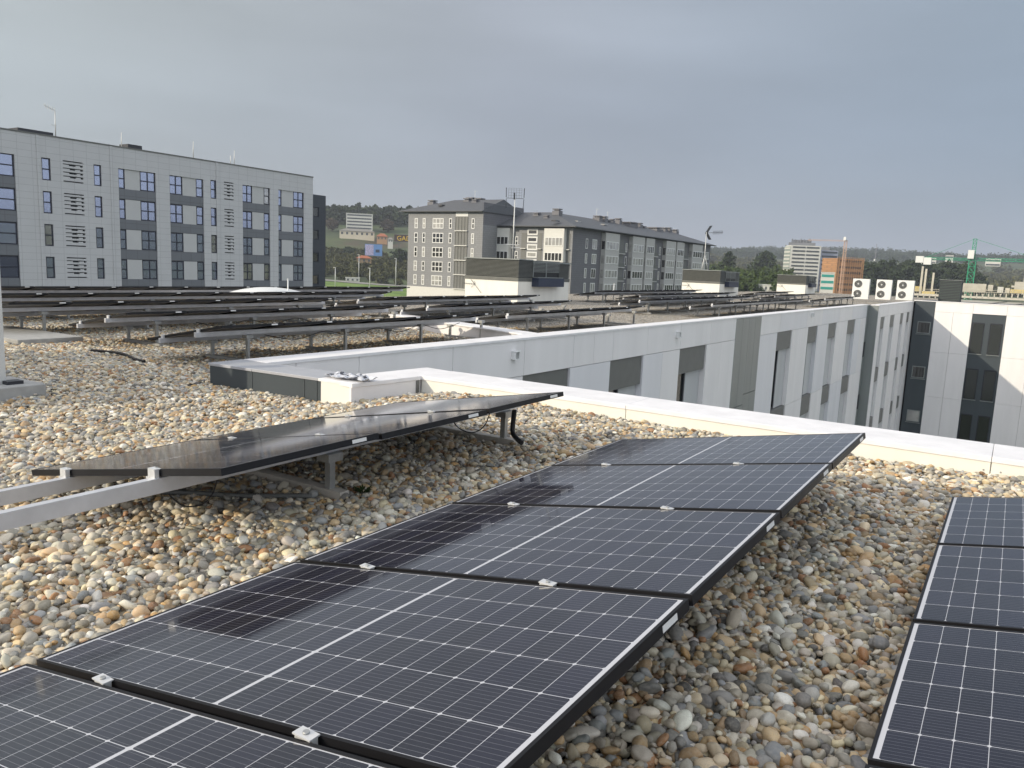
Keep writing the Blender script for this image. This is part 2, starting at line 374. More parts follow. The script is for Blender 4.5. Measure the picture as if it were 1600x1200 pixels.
def window(par,y0,y1,z0,z1,X,fm,gm,nx=1,nz=1,fw=.07,t=.06):
    """a frame with mullions, a pane as sub-part; plane x=X facing +x"""
    mb=MB()
    for y in [y0+(y1-y0)*k/nx for k in range(nx+1)]:
        a=min(max(y-fw/2,y0),y1-fw); mb.box(X,X+t,a,a+fw,z0,z1)
    for z in [z0+(z1-z0)*k/nz for k in range(nz+1)]:
        a=min(max(z-fw/2,z0),z1-fw); mb.box(X+.003,X+t-.003,y0+.002,y1-.002,a,a+fw)
    f=mb.build('window',fm,par); MB().quad((X+.02,y0,z0),(X+.02,y1,z0),(X+.02,y1,z1),(X+.02,y0,z1)).build('pane',gm,f); return f

# ================================================================= our white roof-terrace building
ZC=-1.306      # coping top
def zgrav(x,y):
    x=np.asarray(x,float);y=np.asarray(y,float)
    base=-1.455-.135*sst(4.6,6.4,-x)
    mound=.05*np.exp(-((x+5.2)**2+(y-6.3)**2)/.5)-.022*sst(5.8,6.8,y)*sst(-4.5,-3.5,x)
    return base+mound+.022*(vnoise(x,y,.8,4)-.5)+.018*(vnoise(x,y,.33,6)-.5)
hb=thing('white_courtyard_building','long white clad building around the courtyard, seen from its gravel roof','building',(0,0,GZ))
def P_(o): o.location.z-=GZ; return o     # children are written in lens heights
fa=Vector((-7.75,7.,0)); FR=-.0145
def facY(px):  # along-facade coordinate of a picture column on the parapet's lower joint
    d=ray(px,590-(px-790)*.1665); s=(-7.75-.0145*7)/(d.x-.0145*d.y); return (d*s).y-7.
def put(o,org=None,rot=FR):
    o.location=((fa if org is None else org).x,(fa if org is None else org).y,-GZ); o.rotation_euler=(0,0,rot); return o
def bodybox(name,mat,*b,parent=hb):
    return P_(MB().box(*b).build(name,mat,parent))
FL=3.04
def facade_bay(y0,y1,org,rot,ztop=-2.02,nfl=4,win=True):
    """recessed strip: grey blind box, tall window and pale panel on each floor"""
    for k in range(nfl):
        zt=ztop-FL*k; w=y1-y0; bh=.72 if k==0 else .85
        off=.0 if k==0 else .0
        put(MB().box(-.24,-.012+off,y0+.015,y1-.015,zt-bh,zt-.012).build('blind_box',MT['greybox'],hb),org,rot)
        ym=y0+w*.46
        f=put(MB().box(-.20,-.15,y0+.01,y0+.07,zt-FL+.01,zt-bh).box(-.20,-.15,ym-.06,ym,zt-FL+.01,zt-bh).box(-.199,-.151,y0+.07,ym-.06,zt-FL+.01,zt-FL+.07).build('window',MT['blackmet'],hb),org,rot)
        MB().quad((-.19,y0+.01,zt-FL),(-.19,ym,zt-FL),(-.19,ym,zt-bh),(-.19,y0+.01,zt-bh)).build('pane',MT['gdark'],f)
        put(MB().box(-.24,-.13,ym+.004,y1-.004,zt-FL+.012,zt-bh-.004).build('recess_panel',MT['recess'],hb),org,rot)
# --- section 1
bays=[(facY(815),facY(889)),(facY(952),facY(1004)),(facY(1061),facY(1103)),(facY(1213.5),facY(1237)),(facY(1262),facY(1277)),(facY(1294),facY(1306.5)),(facY(1324),facY(1336))]
metal=(facY(1147),facY(1186.5)); END=41.8
put(MB().box(-.62,-.25,-.68,END-.01,GZ,-1.36).build('rear_wall',MT['recess'],hb))
cuts=[-.68,-.1]+[facY(p) for p in (558,704,816,893,925,955,1009,1061,1108)]+[metal[0]]
def joints(ys): return [(ys[i],ys[i+1]) for i in range(len(ys)-1)]
for a,b in joints(cuts): put(MB().box(-.25,0.03,a+.006,b-.006,-2.02,-1.345).build('parapet_panel',MT['white'],hb))
cuts2=[metal[1]]+[facY(p) for p in (1217,1259,1283,1310,1330)]+[END-.55]
for i,(a,b) in enumerate(joints(cuts2)): put(MB().box(-.25,0.03,a+.008,b-.008,-2.02,-1.345).build('parapet_panel',MT['white_b' if i%2 else 'white'],hb))
solid=[];prev=-.68
for b in bays[:3]+[metal]+bays[3:]: 
    if b[0]>prev: solid.append((prev,b[0]))
    prev=b[1]
solid.append((prev,END-.55))
for a,b in solid:
    n=max(1,round((b-a)/1.5))
    for i in range(n):
        y0=a+(b-a)*i/n; y1=a+(b-a)*(i+1)/n
        for k in range(4): put(MB().box(-.25,.03,y0+.005,y1-.005,-2.028-FL*(k+1)+.01,-2.032-FL*k).build('cladding_panel',MT['white' if random.random()<.6 else 'white_b'],hb))
for b in bays: facade_bay(b[0],b[1],fa,FR)
n=4
for i in range(n):
    y0=metal[0]+(metal[1]-metal[0])*i/n; y1=metal[0]+(metal[1]-metal[0])*(i+1)/n
    for k,(z0,z1) in enumerate(((-4.3,-1.345),(-7.4,-4.31),(-10.5,-7.41),(-13.6,-10.51))): 
        zz=.35 if i>=2 else 0
        put(MB().box(-.25,.034,y0+.006,y1-.006,z0+(zz if k<3 else 0),z1+(zz if k else 0)-.012).build('metal_strip',MT['greymet'],hb))
put(MB().box(.03,.045,metal[0]+.9,metal[0]+1.55,-5.9,-5.2).build('stair_window',MT['blackmet'],hb))
# metallic end strip and the return to the second section
put(MB().box(-.25,.034,END-.55+.006,END,GZ,-1.345).build('metal_strip',MT['greymet'],hb))
org2=Vector((-6.62,48.8,0)); E2=15.25
P_(MB().box(-7.2,-6.62,48.80,48.83,GZ,-1.345).build('metal_strip',MT['greymet'],hb))
for dz in (0,3.05): put(MB().box(.034,.05,END-.50,END-.15,-4.3-dz,-3.45-dz).build('stair_window',MT['blackmet'],hb))
b2=[(1376,1382),(1391,1397.5),(1407,1411.5),(1417,1421)]
def fac2(px):
    d=ray(px,590-(px-790)*.1665); s=(-6.62-.0145*48.8)/(d.x-.0145*d.y); return (d*s).y-48.8
bb=[(fac2(a),fac2(b)) for a,b in b2]; prev=0.
put(MB().box(-.62,-.25,.04,E2,GZ,-1.36).build('rear_wall',MT['recess'],hb),org2)
for a,b in joints([.04,3.5,7.5,11.5,E2]): put(MB().box(-.25,.03,a+.008,b-.008,-2.02,-1.345).build('parapet_panel',MT['white'],hb),org2)
prev=.04
for b in bb+[(E2,E2)]:
    for k in range(4): put(MB().box(-.25,.03,prev+.008,b[0]-.008,-2.028-FL*(k+1)+.01,-2.032-FL*k).build('cladding_panel',MT['white'],hb),org2)
    prev=b[1]
for i,b in enumerate(bb): facade_bay(b[0],b[1],org2,FR)
# copings
put(MB().box(-.40,.05,-.575,END-.01,-1.345,ZC).build('coping',MT['coping'],hb))
put(MB().box(-.40,.05,-.0,E2+.2,-1.345,ZC).build('coping',MT['coping'],hb),org2)
put(MB().box(-.36,-.25,-.30,END,-1.8,-1.345).build('parapet_back',MT['white'],hb))
put(MB().box(-.36,-.25,.0,E2,-1.8,-1.345).build('parapet_back',MT['white'],hb),org2)
# small white overflow spouts on the parapet
for px,z in ((800,-1.62),(1056,-1.62),(1267,-1.62)):
    y=facY(px) if px>900 else None
    d=ray(px,{800:555,1056:523,1267:492}[px]); s=(-7.75-.0145*7)/(d.x-.0145*d.y); q=d*s; y=q.y-7; z=q.z
    o=put(MB().box(.03,.16,y-.07,y+.07,z-.07,z-.055).box(.03,.13,y-.07,y-.055,z-.055,z+.07).box(.03,.13,y+.055,y+.07,z-.055,z+.07).box(.03,.15,y-.08,y+.08,z+.07,z+.085).build('overflow_spout',MT['whitepl'],hb))
    put(MB().box(.031,.036,y-.05,y+.05,z-.05,z+.065).build('spout_mouth',MT['greybox'],hb))
# roof deck sheets (structure)
def deck(name,x0,x1,y0,y1,mat,step,zf):
    nx=int((x1-x0)/step)+1; ny=int((y1-y0)/step)+1; X,Y=np.meshgrid(np.linspace(x0,x1,nx),np.linspace(y0,y1,ny)); Z=zf(X,Y)
    v=np.stack([X,Y,Z],-1).reshape(-1,3); f=[(j*nx+i,j*nx+i+1,(j+1)*nx+i+1,(j+1)*nx+i) for j in range(ny-1) for i in range(nx-1)]
    me=bpy.data.meshes.new(name); me.from_pydata(v.tolist(),[],f); me.polygons.foreach_set('use_smooth',[True]*len(f)); me.update(); me.materials.append(mat)
    o=bpy.data.objects.new(name,me); COL.objects.link(o); tag(o,kind='structure'); return o
deck('roof_deck',-5.80,14.,-7,6.93,MT['grit'],.1,lambda x,y:zgrav(x,y)-.03)
deck('roof_deck',-15.,-5.80,-7,5.93,MT['grit'],.1,lambda x,y:zgrav(x,y)-.03)
deck('roof_deck',-24.,-8.06,5.93,17,MT['grit'],.1,lambda x,y:zgrav(x,y)-.03)
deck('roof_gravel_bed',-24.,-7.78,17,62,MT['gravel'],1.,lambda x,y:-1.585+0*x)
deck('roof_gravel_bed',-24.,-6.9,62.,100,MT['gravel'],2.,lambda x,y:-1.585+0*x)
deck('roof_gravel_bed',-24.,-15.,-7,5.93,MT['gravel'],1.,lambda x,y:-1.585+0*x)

# near parapets round the courtyard
w3=thing('parapet_wall','low white parapet with bluish white coping running right from the courtyard corner','wall',(0,0,0))
y2=7.05; zf=-1.31
w3.location=(0,y2,zf)
# own frame: x as world, y from the inner face, z from the coping top
xs=[-5.76,-3.2,-.55,1.62,4.2,7.,14.]
xs=[-5.762,ony(978,640,y2).x,ony(1552,700,y2).x,3.6,6.4,9.5,14.]
for a,b in joints(xs):
    MB().box(a+.004,b-.004,0,.03,-.6,-.045).build('cladding_panel',MT['cream'],w3)
    MB().box(a+.002,b-.002,-.012,.60,-.045,0).build('coping',MT['coping'],w3,.004)
MB().box(-5.7,14,.03,.57,-14.,-.045).build('core_wall',MT['white'],w3)
for sx in (-.045,.07): MB().tube([(xs[2]+sx,-.0005,-.115),(xs[2]+sx,-.004,-.115)],.007,8).build('rivet',MT['galv'],w3)
w2=thing('parapet_wall','short white parapet between the dark clad wall and the courtyard corner','wall',(-5.876,6.015,zf),-.112)
MB().box(-.03,0,0,1.02,-.6,-.045).build('cladding_panel',MT['white'],w2)
MB().box(-.5,.012,.0,1.62,-.046,-.001).build('coping',MT['coping'],w2,.004)
MB().box(-.48,-.03,.03,1.6,-14,-.046).build('core_wall',MT['white'],w2)
MB().box(.000,.010,.95,1.0,-.5,-.05).build('joint_cover',MT['greybox'],w2)
w1=thing('parapet_wall','wide low parapet clad in dark slate panels with pale grey top on the gravel roof','wall',(-8.14,5.92,zf),math.atan2(.11,1.75))
W1L=2.28
for a,b in joints([0,.73,1.55,1.74,1.80]): MB().box(a+.004,b-.004,0,.03,-.262,-.012).build('dark_cladding_panel',MT['darkclad'],w1)
MB().box(1.803,2.262,-.012,.03,-.5,-.012).build('white_cladding_panel',MT['cream'],w1)
MB().box(0,1.80,.035,.06,-.6,-.262).build('render_base',MT['cream'],w1)
MB().box(0.02,2.24,.06,.45,-14,-.03).build('core_wall',MT['white'],w1)
for (a,b,m) in ((-.01,.73,'dkcoping'),(.73,1.76,'dkcoping')): MB().box(a+.002,b-.002,-.014,.50,-.03,.0015).build('coping',MT[m],w1,.003)
MB().box(1.762,2.27,-.016,.50,-.03,.001).build('coping',MT['coping'],w1,.003)

# kerb across the roof (movement joint)
kb=thing('white_kerb','low white kerb crossing the gravel between the groups of far solar panels','kerb',(-8.1,13.3,-1.34),math.atan2(1.2,-3.6))
MB().box(0,5.2,-.22,.22,-.28,0).build('kerb_body',MT['white'],kb,.005); MB().box(-.02,5.22,-.25,.25,0,.03).build('coping',MT['coping'],kb,.004)

# ================================================================= gravel of real pebbles (geometry nodes)
def make_gravel():
    def hexgrid(x0,x1,y0,y1,sp):
        xs=np.arange(x0,x1,sp);ys=np.arange(y0,y1,sp*.866);X,Y=np.meshgrid(xs,ys);X=X+(np.arange(len(ys))%2)[:,None]*sp/2
        n=X.size;return X.ravel()+rng.normal(size=n)*sp*.28,Y.ravel()+rng.normal(size=n)*sp*.28
    xs=[];ys=[];sc=[];zz=[]
    def inview(x,y,m):
        d=np.stack([x,y,zgrav(x,y)],-1); c=d@np.array(CF); u=d@np.array(CX); v=d@np.array(CU)
        px=800+FOC*u/np.maximum(c,.05); py=600-FOC*v/np.maximum(c,.05)
        return (c>.3)&(px>-m)&(px<1600+m)&(py<1200+m),c
    def roof(x,y):
        a=(x>-5.86)&(y<7.04)&(x<12); b=(x<=-5.86)&(x>-15)&(y<5.93+.06*(x+8.2)*(x>-8.2)); c=(x<-8.1)&(y>=5.85)&(y<17)&(x>-24)
        return a|b|c
    for sp,zo,keep,s0 in ((.028,-.018,.9,1.05),(.030,.000,.74,1.03),(.038,.013,.36,1.08)):
        x,y=hexgrid(-15,4.,.2,12,sp); iv,c=inview(x,y,260); k=iv&roof(x,y)&(rng.random(len(x))<keep)&(c<10.5)
        if zo<-.01: k&=(c<6)
        x,y=x[k],y[k]; n=len(x); s=np.exp(rng.normal(size=n)*.36)*s0; xs.append(x);ys.append(y);sc.append(s);zz.append(np.full(n,zo)+rng.normal(size=n)*.008)
    x,y=hexgrid(-24,-5,3,17,.043); iv,c=inview(x,y,200); k=iv&roof(x,y)&(c>=10.3); x,y=x[k],y[k]; n=len(x); xs.append(x);ys.append(y);sc.append(np.exp(rng.normal(size=n)*.3)*1.45);zz.append(np.zeros(n)+rng.normal(size=n)*.008)
    x=np.concatenate(xs);y=np.concatenate(ys);s=np.concatenate(sc);z=zgrav(x,y)+np.concatenate(zz); n=len(x); print('PEBBLES',n)
    pal=np.array([(.58,.54,.45),(.72,.65,.51),(.78,.65,.43),(.48,.32,.16),(.36,.17,.065),(.26,.255,.24),(.33,.345,.35),(.11,.105,.10),(.88,.84,.74),(.66,.48,.27),(.45,.40,.31),(.58,.34,.12)])
    wt=np.array([.16,.13,.12,.09,.05,.10,.09,.035,.09,.09,.10,.025]); wt/=wt.sum()
    idx=rng.choice(len(pal),n,p=wt); col=pal[idx]*(.50+.60*rng.random((n,1)))*(1+.018*rng.normal(size=(n,3)))
    big=rng.random(n)<.04; s=np.where(big,s*1.45,s); s=np.clip(s,.45,2.3)
    base=.0156*s
    scl=np.stack([base*(1.02+.45*rng.random(n)),base*(.78+.25*rng.random(n)),base*(.52+.3*rng.random(n))],-1)
    rot=np.stack([rng.normal(size=n)*.38,rng.normal(size=n)*.38,rng.random(n)*6.283],-1)
    me=bpy.data.meshes.new('gravel'); me.vertices.add(n); me.vertices.foreach_set('co',np.stack([x,y,z],-1).astype(np.float32).ravel())
    for nm,ty,arr in (('scl','FLOAT_VECTOR',scl),('rot','FLOAT_VECTOR',rot)):
        a=me.attributes.new(nm,ty,'POINT'); a.data.foreach_set('vector',arr.astype(np.float32).ravel())
    a=me.attributes.new('pcol','FLOAT_COLOR','POINT'); a.data.foreach_set('color',np.concatenate([np.clip(col,0,1),np.ones((n,1))],1).astype(np.float32).ravel())
    a=me.attributes.new('pidx','INT','POINT'); a.data.foreach_set('value',rng.integers(0,6,n).astype(np.int32))
    me.update(); o=bpy.data.objects.new('gravel',me); COL.objects.link(o); tag(o,'rounded multicoloured pebbles covering the flat roof','gravel',kind='stuff'); me.materials.append(MT['pebble'])
    ng=bpy.data.node_groups.new('pebble_scatter','GeometryNodeTree'); ng.interface.new_socket('Geometry',in_out='INPUT',socket_type='NodeSocketGeometry'); ng.interface.new_socket('Geometry',in_out='OUTPUT',socket_type='NodeSocketGeometry')
    N=lambda t:ng.nodes.new(t); L=ng.links.new; gi=N('NodeGroupInput');go=N('NodeGroupOutput')
    g2i=N('GeometryNodeGeometryToInstance')
    for k in range(6):
        ico=N('GeometryNodeMeshIcoSphere'); ico.inputs['Subdivisions'].default_value=3; ico.inputs['Radius'].default_value=1
        pos=N('GeometryNodeInputPosition'); nz=N('ShaderNodeTexNoise'); nz.noise_dimensions='4D'; nz.inputs['W'].default_value=k*7.7; nz.inputs['Scale'].default_value=.85; nz.inputs['Detail'].default_value=1.0
        L(pos.outputs[0],nz.inputs['Vector']); vm=N('ShaderNodeVectorMath'); vm.operation='SUBTRACT'; L(nz.outputs['Color'],vm.inputs[0]); vm.inputs[1].default_value=(.5,.5,.5)
        sc_=N('ShaderNodeVectorMath'); sc_.operation='SCALE'; L(vm.outputs[0],sc_.inputs[0]); sc_.inputs['Scale'].default_value=.72
        sp=N('GeometryNodeSetPosition'); L(ico.outputs['Mesh'],sp.inputs['Geometry']); L(sc_.outputs[0],sp.inputs['Offset'])
        sm=N('GeometryNodeSetShadeSmooth'); L(sp.outputs[0],sm.inputs[0]); st=N('GeometryNodeSetMaterial'); st.inputs['Material'].default_value=MT['pebble']; L(sm.outputs[0],st.inputs[0]); L(st.outputs[0],g2i.inputs[0])
    def attr(nm,dt):
        q=N('GeometryNodeInputNamedAttribute'); q.data_type=dt; q.inputs['Name'].default_value=nm; return q.outputs['Attribute']
    ip=N('GeometryNodeInstanceOnPoints'); L(gi.outputs[0],ip.inputs['Points']); L(g2i.outputs[0],ip.inputs['Instance']); ip.inputs['Pick Instance'].default_value=True
    L(attr('pidx','INT'),ip.inputs['Instance Index']); L(attr('scl','FLOAT_VECTOR'),ip.inputs['Scale'])
    e2r=N('FunctionNodeEulerToRotation'); L(attr('rot','FLOAT_VECTOR'),e2r.inputs[0]); L(e2r.outputs[0],ip.inputs['Rotation'])
    L(ip.outputs[0],go.inputs[0])
    md=o.modifiers.new('pebbles','NODES'); md.node_group=ng
make_gravel()

# ================================================================= solar panels and racks
CT,ST=math.cos(TILT),math.sin(TILT)
def mk_panel(label,group=None,sticker=True):
    t=thing('solar_panel',label,'solar panel',(0,0,0),0,group)
    t.rotation_euler=(0,-TILT,0)
    fw=.011
    MB().box(0,PL,0,fw,-PT,0).box(0,PL,PW-fw,PW,-PT,0).box(0,fw,fw,PW-fw,-PT,0).box(PL-fw,PL,fw,PW-fw,-PT,0).build('frame',MT['frameblk'],t)
    MB().box(fw,PL-fw,fw,PW-fw,-.008,-.0015).build('glass',MT['solar'],t)
    MB().box(fw,PL-fw,fw,PW-fw,-.0125,-.0085).build('backsheet',MT['backsheet'],t)
    MB().box(.85,.91,PW/2-.05,PW/2+.05,-.03,-.0127).build('junction_box',MT['rubber'],t)
    if sticker: MB().box(PL,PL+.0012,PW-.21,PW-.10,-.028,-.008).build('sticker',MT['label'],t)
    return t
# x of the low edge, its top height, y of the first panel, number
PITCHY=1.078
proto=mk_panel('x')
first=[True]
def place_panel(xl,zl,y,label,group):
    o=proto if first[0] else dup(proto)
    first[0]=False
    o.location=(xl,y,zl); o['label']=label; o['group']=group
    o.rotation_euler=(random.uniform(-.002,.002),-TILT+random.uniform(-.003,.003),random.uniform(-.0012,.0012)); return o
def rack(label,xl,zl,y0,y1,zg,posts,ext0=.1,ext1=.1,group=None,clamps=None,yaw=0.,low=True,thick=.078):
    t=thing('mounting_rack',label,'mounting rack',(xl,y0,zg),yaw,group)
    def p(s,off,y): return (s*CT+off*ST*-1,y,zl-zg+s*ST+off*CT)
    L_=y1-y0
    for s in (.41,1.25):
        a=p(s,-PT-.002-thick/2,-ext0);b=p(s,-PT-.002-thick/2,L_+ext1)
        MB().bar(a,b,.042,thick).build('purlin',MT['alu'],t,.002)
    for y in posts:
        yy=y-y0
        for s in (.41,1.25):
            top=p(s,-PT-thick-.004,yy); MB().box(top[0]-.022,top[0]+.022,yy-.022,yy+.022,-.03,top[2]-.01).build('post',MT['galv'],t)
            MB().box(top[0]-.05,top[0]+.05,yy-.06,yy+.06,top[2]-.05,top[2]-.0).build('bracket',MT['galv'],t)
        a=p(.0,0,yy);b=p(1.40,0,yy)
        MB().box(a[0]+.30,b[0]+.0,yy-.04,yy+.04,-.035,.052).build('base_rail',MT['concrete'] if zg<-1.5 else MT['pale_galv'],t,.003)
    for (s,y,end) in (clamps or []):
        q=p(s,0,y-y0)
        mb=MB()
        w=.028
        if end: mb.box(q[0]-w,q[0]+w,y-y0-.028,y-y0-.004,q[2]-PT-.02,q[2]+.004).box(q[0]-w,q[0]+w,y-y0-.028,y-y0+.008,q[2]+.004,q[2]+.010).box(q[0]-w-.03,q[0]-w+.01,y-y0-.02,y-y0-.004,q[2]-PT-.025,q[2]-PT-.005)
        else: mb.box(q[0]-w,q[0]+w,y-y0-.009,y-y0+.009,q[2]-.02,q[2]+.003).box(q[0]-w,q[0]+w,y-y0-.016,y-y0+.016,q[2]+.003,q[2]+.007)
        mb.build('panel_clamp',MT['clamp'],t)
        MB().tube([(q[0],y-y0,q[2]+.007),(q[0],y-y0,q[2]+.012)],.008,8).build('bolt',MT['galv'],t)
    return t
Y0=2.207
# row 1 (big foreground row)
ys=[Y0-2*PITCHY+.0,Y0-PITCHY,Y0,Y0+PITCHY,Y0+2*PITCHY]
labs=['dusty solar panel in the bottom left corner of the foreground row','largest solar panel in view, second from the camera in the long foreground row','solar panel in the middle of the foreground row','solar panel second from the far end of the foreground row','far end solar panel of the foreground row, nearest the white parapet']
for y,l in zip(ys,labs): place_panel(-2.46,-1.285,y+.014,l,'solar panels of the foreground row')
cl=[(s,y+.0,False) for y in ys[1:] for s in (.41,1.25)]
rack('aluminium rack under the long foreground row of solar panels',-2.46,-1.285,ys[0],ys[-1]+PITCHY,-1.455,(1.3,3.35,5.3),clamps=cl)
# row 2 (left, seen along its length)
ys2=[Y0,Y0+PITCHY,Y0+2*PITCHY]
for y,l in zip(ys2,('near end solar panel of the left row, its corner over the bare gravel','middle solar panel of the left row reflecting the white wall','far end solar panel of the left row, close to the low white parapet')): place_panel(-4.695,-1.285,y+.002,l,'solar panels of the left row')
cl=[(s,y,False) for y in ys2[1:] for s in (.41,1.25)]+[(s,Y0,True) for s in (.41,1.25)]
rack('aluminium rack whose two rails run on towards the camera past the left row',-4.695,-1.285,Y0,Y0+3*PITCHY,-1.455,(3.35,5.3),ext0=1.8,clamps=cl)
# row 3 (right edge)
ys3=[Y0-PITCHY*2,Y0-PITCHY,Y0,Y0+PITCHY,Y0+2*PITCHY]
for y,l in zip(ys3[1:],('solar panel at the lower right corner of the picture, nearest in the right row','solar panel with large clear cells at the right edge, second in the right row','third solar panel of the right row','far end solar panel of the right row, nearest the parapet')): place_panel(-.20,-1.285,y-.018,l,'solar panels of the right row')
rack('aluminium rack under the solar panels at the right edge',-.20,-1.285,ys3[1],ys3[-1]+PITCHY,-1.455,(1.3,3.35,5.3),clamps=[(s,y-.03,False) for y in ys3[2:] for s in (.41,1.25)])
# far field rows: (x of high purlin, y start, count, label)
field=[(-9.50,6.75,6,'nearest far row, left of the white kerb'),(-9.50,14.6,6,'nearest far row, beyond the white kerb'),(-9.35,28.0,13,'nearest far row, beyond the pale gravel gap'),(-9.1,46.5,8,'nearest far row, beside the air conditioners'),
 (-12.15,7.0,6,'second far row, left part'),(-12.1,15.0,6,'second far row, behind the white kerb'),(-11.9,27.3,13,'second far row, right part'),
 (-14.8,6.5,7,'third far row, left part'),(-14.8,15.4,8,'third far row, in front of the nearest ventilation house'),(-14.6,33.5,12,'third far row, right of the nearest ventilation house'),
 (-17.6,6.4,12,'fourth far row, behind the others on the left'),(-17.4,34.5,13,'fourth far row, below the grey apartment block'),
 (-20.6,7.6,15,'fifth far row, under the pale apartment block'),(-12.,47,8,'second far row, near the third ventilation house'),(-14.6,52,8,'third far row, near the third ventilation house')]
RZ=-1.585
for i,(xp,y0,n,lab) in enumerate(field):
    zp=-1.125+.0; # purlin centre
    zl=zp+.039*CT+.037*CT-1.25*ST+.0; xl=xp-1.25*CT
    for k in range(n):
        o=place_panel(xl-.0,zl,y0+k*PITCHY,'black framed solar panel in the '+lab,'solar panels of the '+lab)
    rack('panel rack under the '+lab,xl,zl,y0,y0+n*PITCHY,RZ,[y0+.8+2.0*k for k in range(int((n*PITCHY-.4)/2)+1)],ext0=.08,ext1=.1,thick=.07,clamps=[(.41,y0,True),(1.25,y0,True)]+[(1.25,y0+k*PITCHY,False) for k in range(1,n)] if i<9 else [])
# cables, conduit, plant, plastic sheet
def cable(pts,r,label,name='cable',mat='rubber'):
    P=[Vector(p) for p in pts]; o=[]
    for i in range(len(P)-1):
        a=P[max(i-1,0)];b=P[i];c=P[i+1];d=P[min(i+2,len(P)-1)]
        for k in range(8):
            t=k/8; o.append(.5*((2*b)+(c-a)*t+(2*a-5*b+4*c-d)*t*t+(3*b-a-3*c+d)*t*t*t))
    o.append(P[-1]); q=MB().tube(o,r,8).build(name,MT[mat]); tag(q,label,name.replace('_',' ')); return q
zz=-1.44
q=[ony(705,652,4.6),ony(716,668,4.6),ony(738,676,4.7),ony(757,665,4.8),ony(768,638,4.9)]
cable(q,.0045,'thin black cable hanging in a loop under the far half of the left row')
cable([ony(799,640,5.2)+Vector((.03,0,0)),ony(801,668,5.2),ony(803,680,5.18),ony(815,692,5.1)],.020,'thick black cable running down the far post of the left row into the pebbles')
for dx in (.0,.03): pass
cable([(-3.52,2.6,-1.19),(-3.5,2.55,-1.27),(-3.46,2.45,-1.30),(-3.44,2.33,-1.27),(-3.44,2.25,-1.19)],.004,'thin black cable looped below the near end of the left row')
for k,(xx,ya,yb) in enumerate(((-11.2+1.8,8,13),(-11.8,8.5,13))):
    pts=[]
    for i in range(9): pts.append((xx-.25,ya+(yb-ya)*i/8,-1.20-.10*(i%2)))
    cable(pts,.006,('sagging black cable under the nearest far row of panels','sagging black cable under the second far row of panels')[k])
# ribbed conduit
cmb=MB(); A=onz(215,769,-1.425);B=onz(483,776,-1.425); n=150; pts=[A.lerp(B,i/n)+Vector((0,.02*math.sin(i*.05),0)) for i in range(n+1)]
cmb.tube(pts,[.017 if i%2 else .0135 for i in range(n+1)],10); tag(cmb.build('ribbed_conduit',M('grey_conduit_plastic',(.13,.135,.13),.55,0,.1,9)),'ribbed grey conduit lying on the pebbles under the left row','conduit')
cmb=MB(); pts=[Vector((-13.6+i*.012,6.9+.2*math.sin(i*.02),-1.545)) for i in range(250)]
cmb.tube([(-11.9+.01*i,6.55+.12*math.sin(i*.03),-1.55) for i in range(160)],[.022 if i%2 else .018 for i in range(160)],8); tag(cmb.build('ribbed_conduit',MT['rubber']),'black conduit lying on the gravel at the foot of the nearest far row','conduit')
cable([onz(290,603,-1.56),onz(306,600,-1.56),onz(321,596,-1.57)],.014,'short black cable entering the left end of the dark clad parapet')
pl=thing('weed','small green weed growing between the pebbles by the left row post','plant',onz(567,770,-1.445)); mb=MB()
for k in range(38):
    a=k*2.4; l=.03+.03*random.random(); c=Vector((math.cos(a)*l*.3,math.sin(a)*l*.3,.004)); e=c+Vector((math.cos(a)*l,math.sin(a)*l,.012+.03*random.random())); w=Vector((-math.sin(a),math.cos(a),0))*.006; m=c.lerp(e,.5)+Vector((0,0,.006)); mb.quad(c,m-w,e,m+w)
mb.build('leaf_rosette',LEAF_M,pl)
def sheet():
    c=onz(548,591,-1.30); g=[];nx,ny=46,22
    for i in range(nx+1):
        for j in range(ny+1):
            u=i/nx-.5;v=j/ny-.5; x=u*.62+.03*math.sin(v*9); y=v*.30*(1-.5*abs(u))+.02*math.sin(u*11); z=.004+.045*max(0,float(vnoise(np.array(x*9+3),np.array(y*12),.5,3))-.35)+.02*float(vnoise(np.array(x),np.array(y),.05,8))
            g.append((x,y,z))
    mb=MB(); mb.v=g
    for i in range(nx):
        for j in range(ny): k=i*(ny+1)+j; mb.f.append((k,k+ny+1,k+ny+2,k+1)); mb.sm.append(False)
    t=NT('crumpled_plastic'); f=t.noise(t.obj(),9,4,.6); t.base(t.ramp(f,[(.42,(.66,.68,.73)),(.55,(.45,.47,.52)),(.60,(.03,.035,.05))])); t.b.inputs['Roughness'].default_value=.25
    o=mb.build('plastic_sheet',t.m); o.location=c; o.rotation_euler=(0,0,.1); s=o.modifiers.new('thick','SOLIDIFY'); s.thickness=.002
    tag(o,'crumpled white and black plastic sheet lying on the corner of the white parapet','plastic sheet')
sheet()
# pole with concrete foot at the left edge
pp=thing('pole','pale metal pole on a square concrete foot at the left edge','pole',(-8.93,4.02,-1.56))
MB().box(-.42,.33,-.35,.22,-.05,.115).build('concrete_foot',MT['concrete'],pp,.012)
MB().box(-.06,.085,-.22,-.06,.115,1.45).build('shaft',MT['mast'],pp,.004)
MB().box(.05,.19,-.10,.06,.115,.15).build('base_bracket',MT['blackmet'],pp)
tag(MB().box(-17.6,-13.4,6.2,7.25,-1.62,-1.50).build('concrete_slab',MT['concrete'],None,.01),'flat grey concrete slab at the left edge under the far panels','slab')

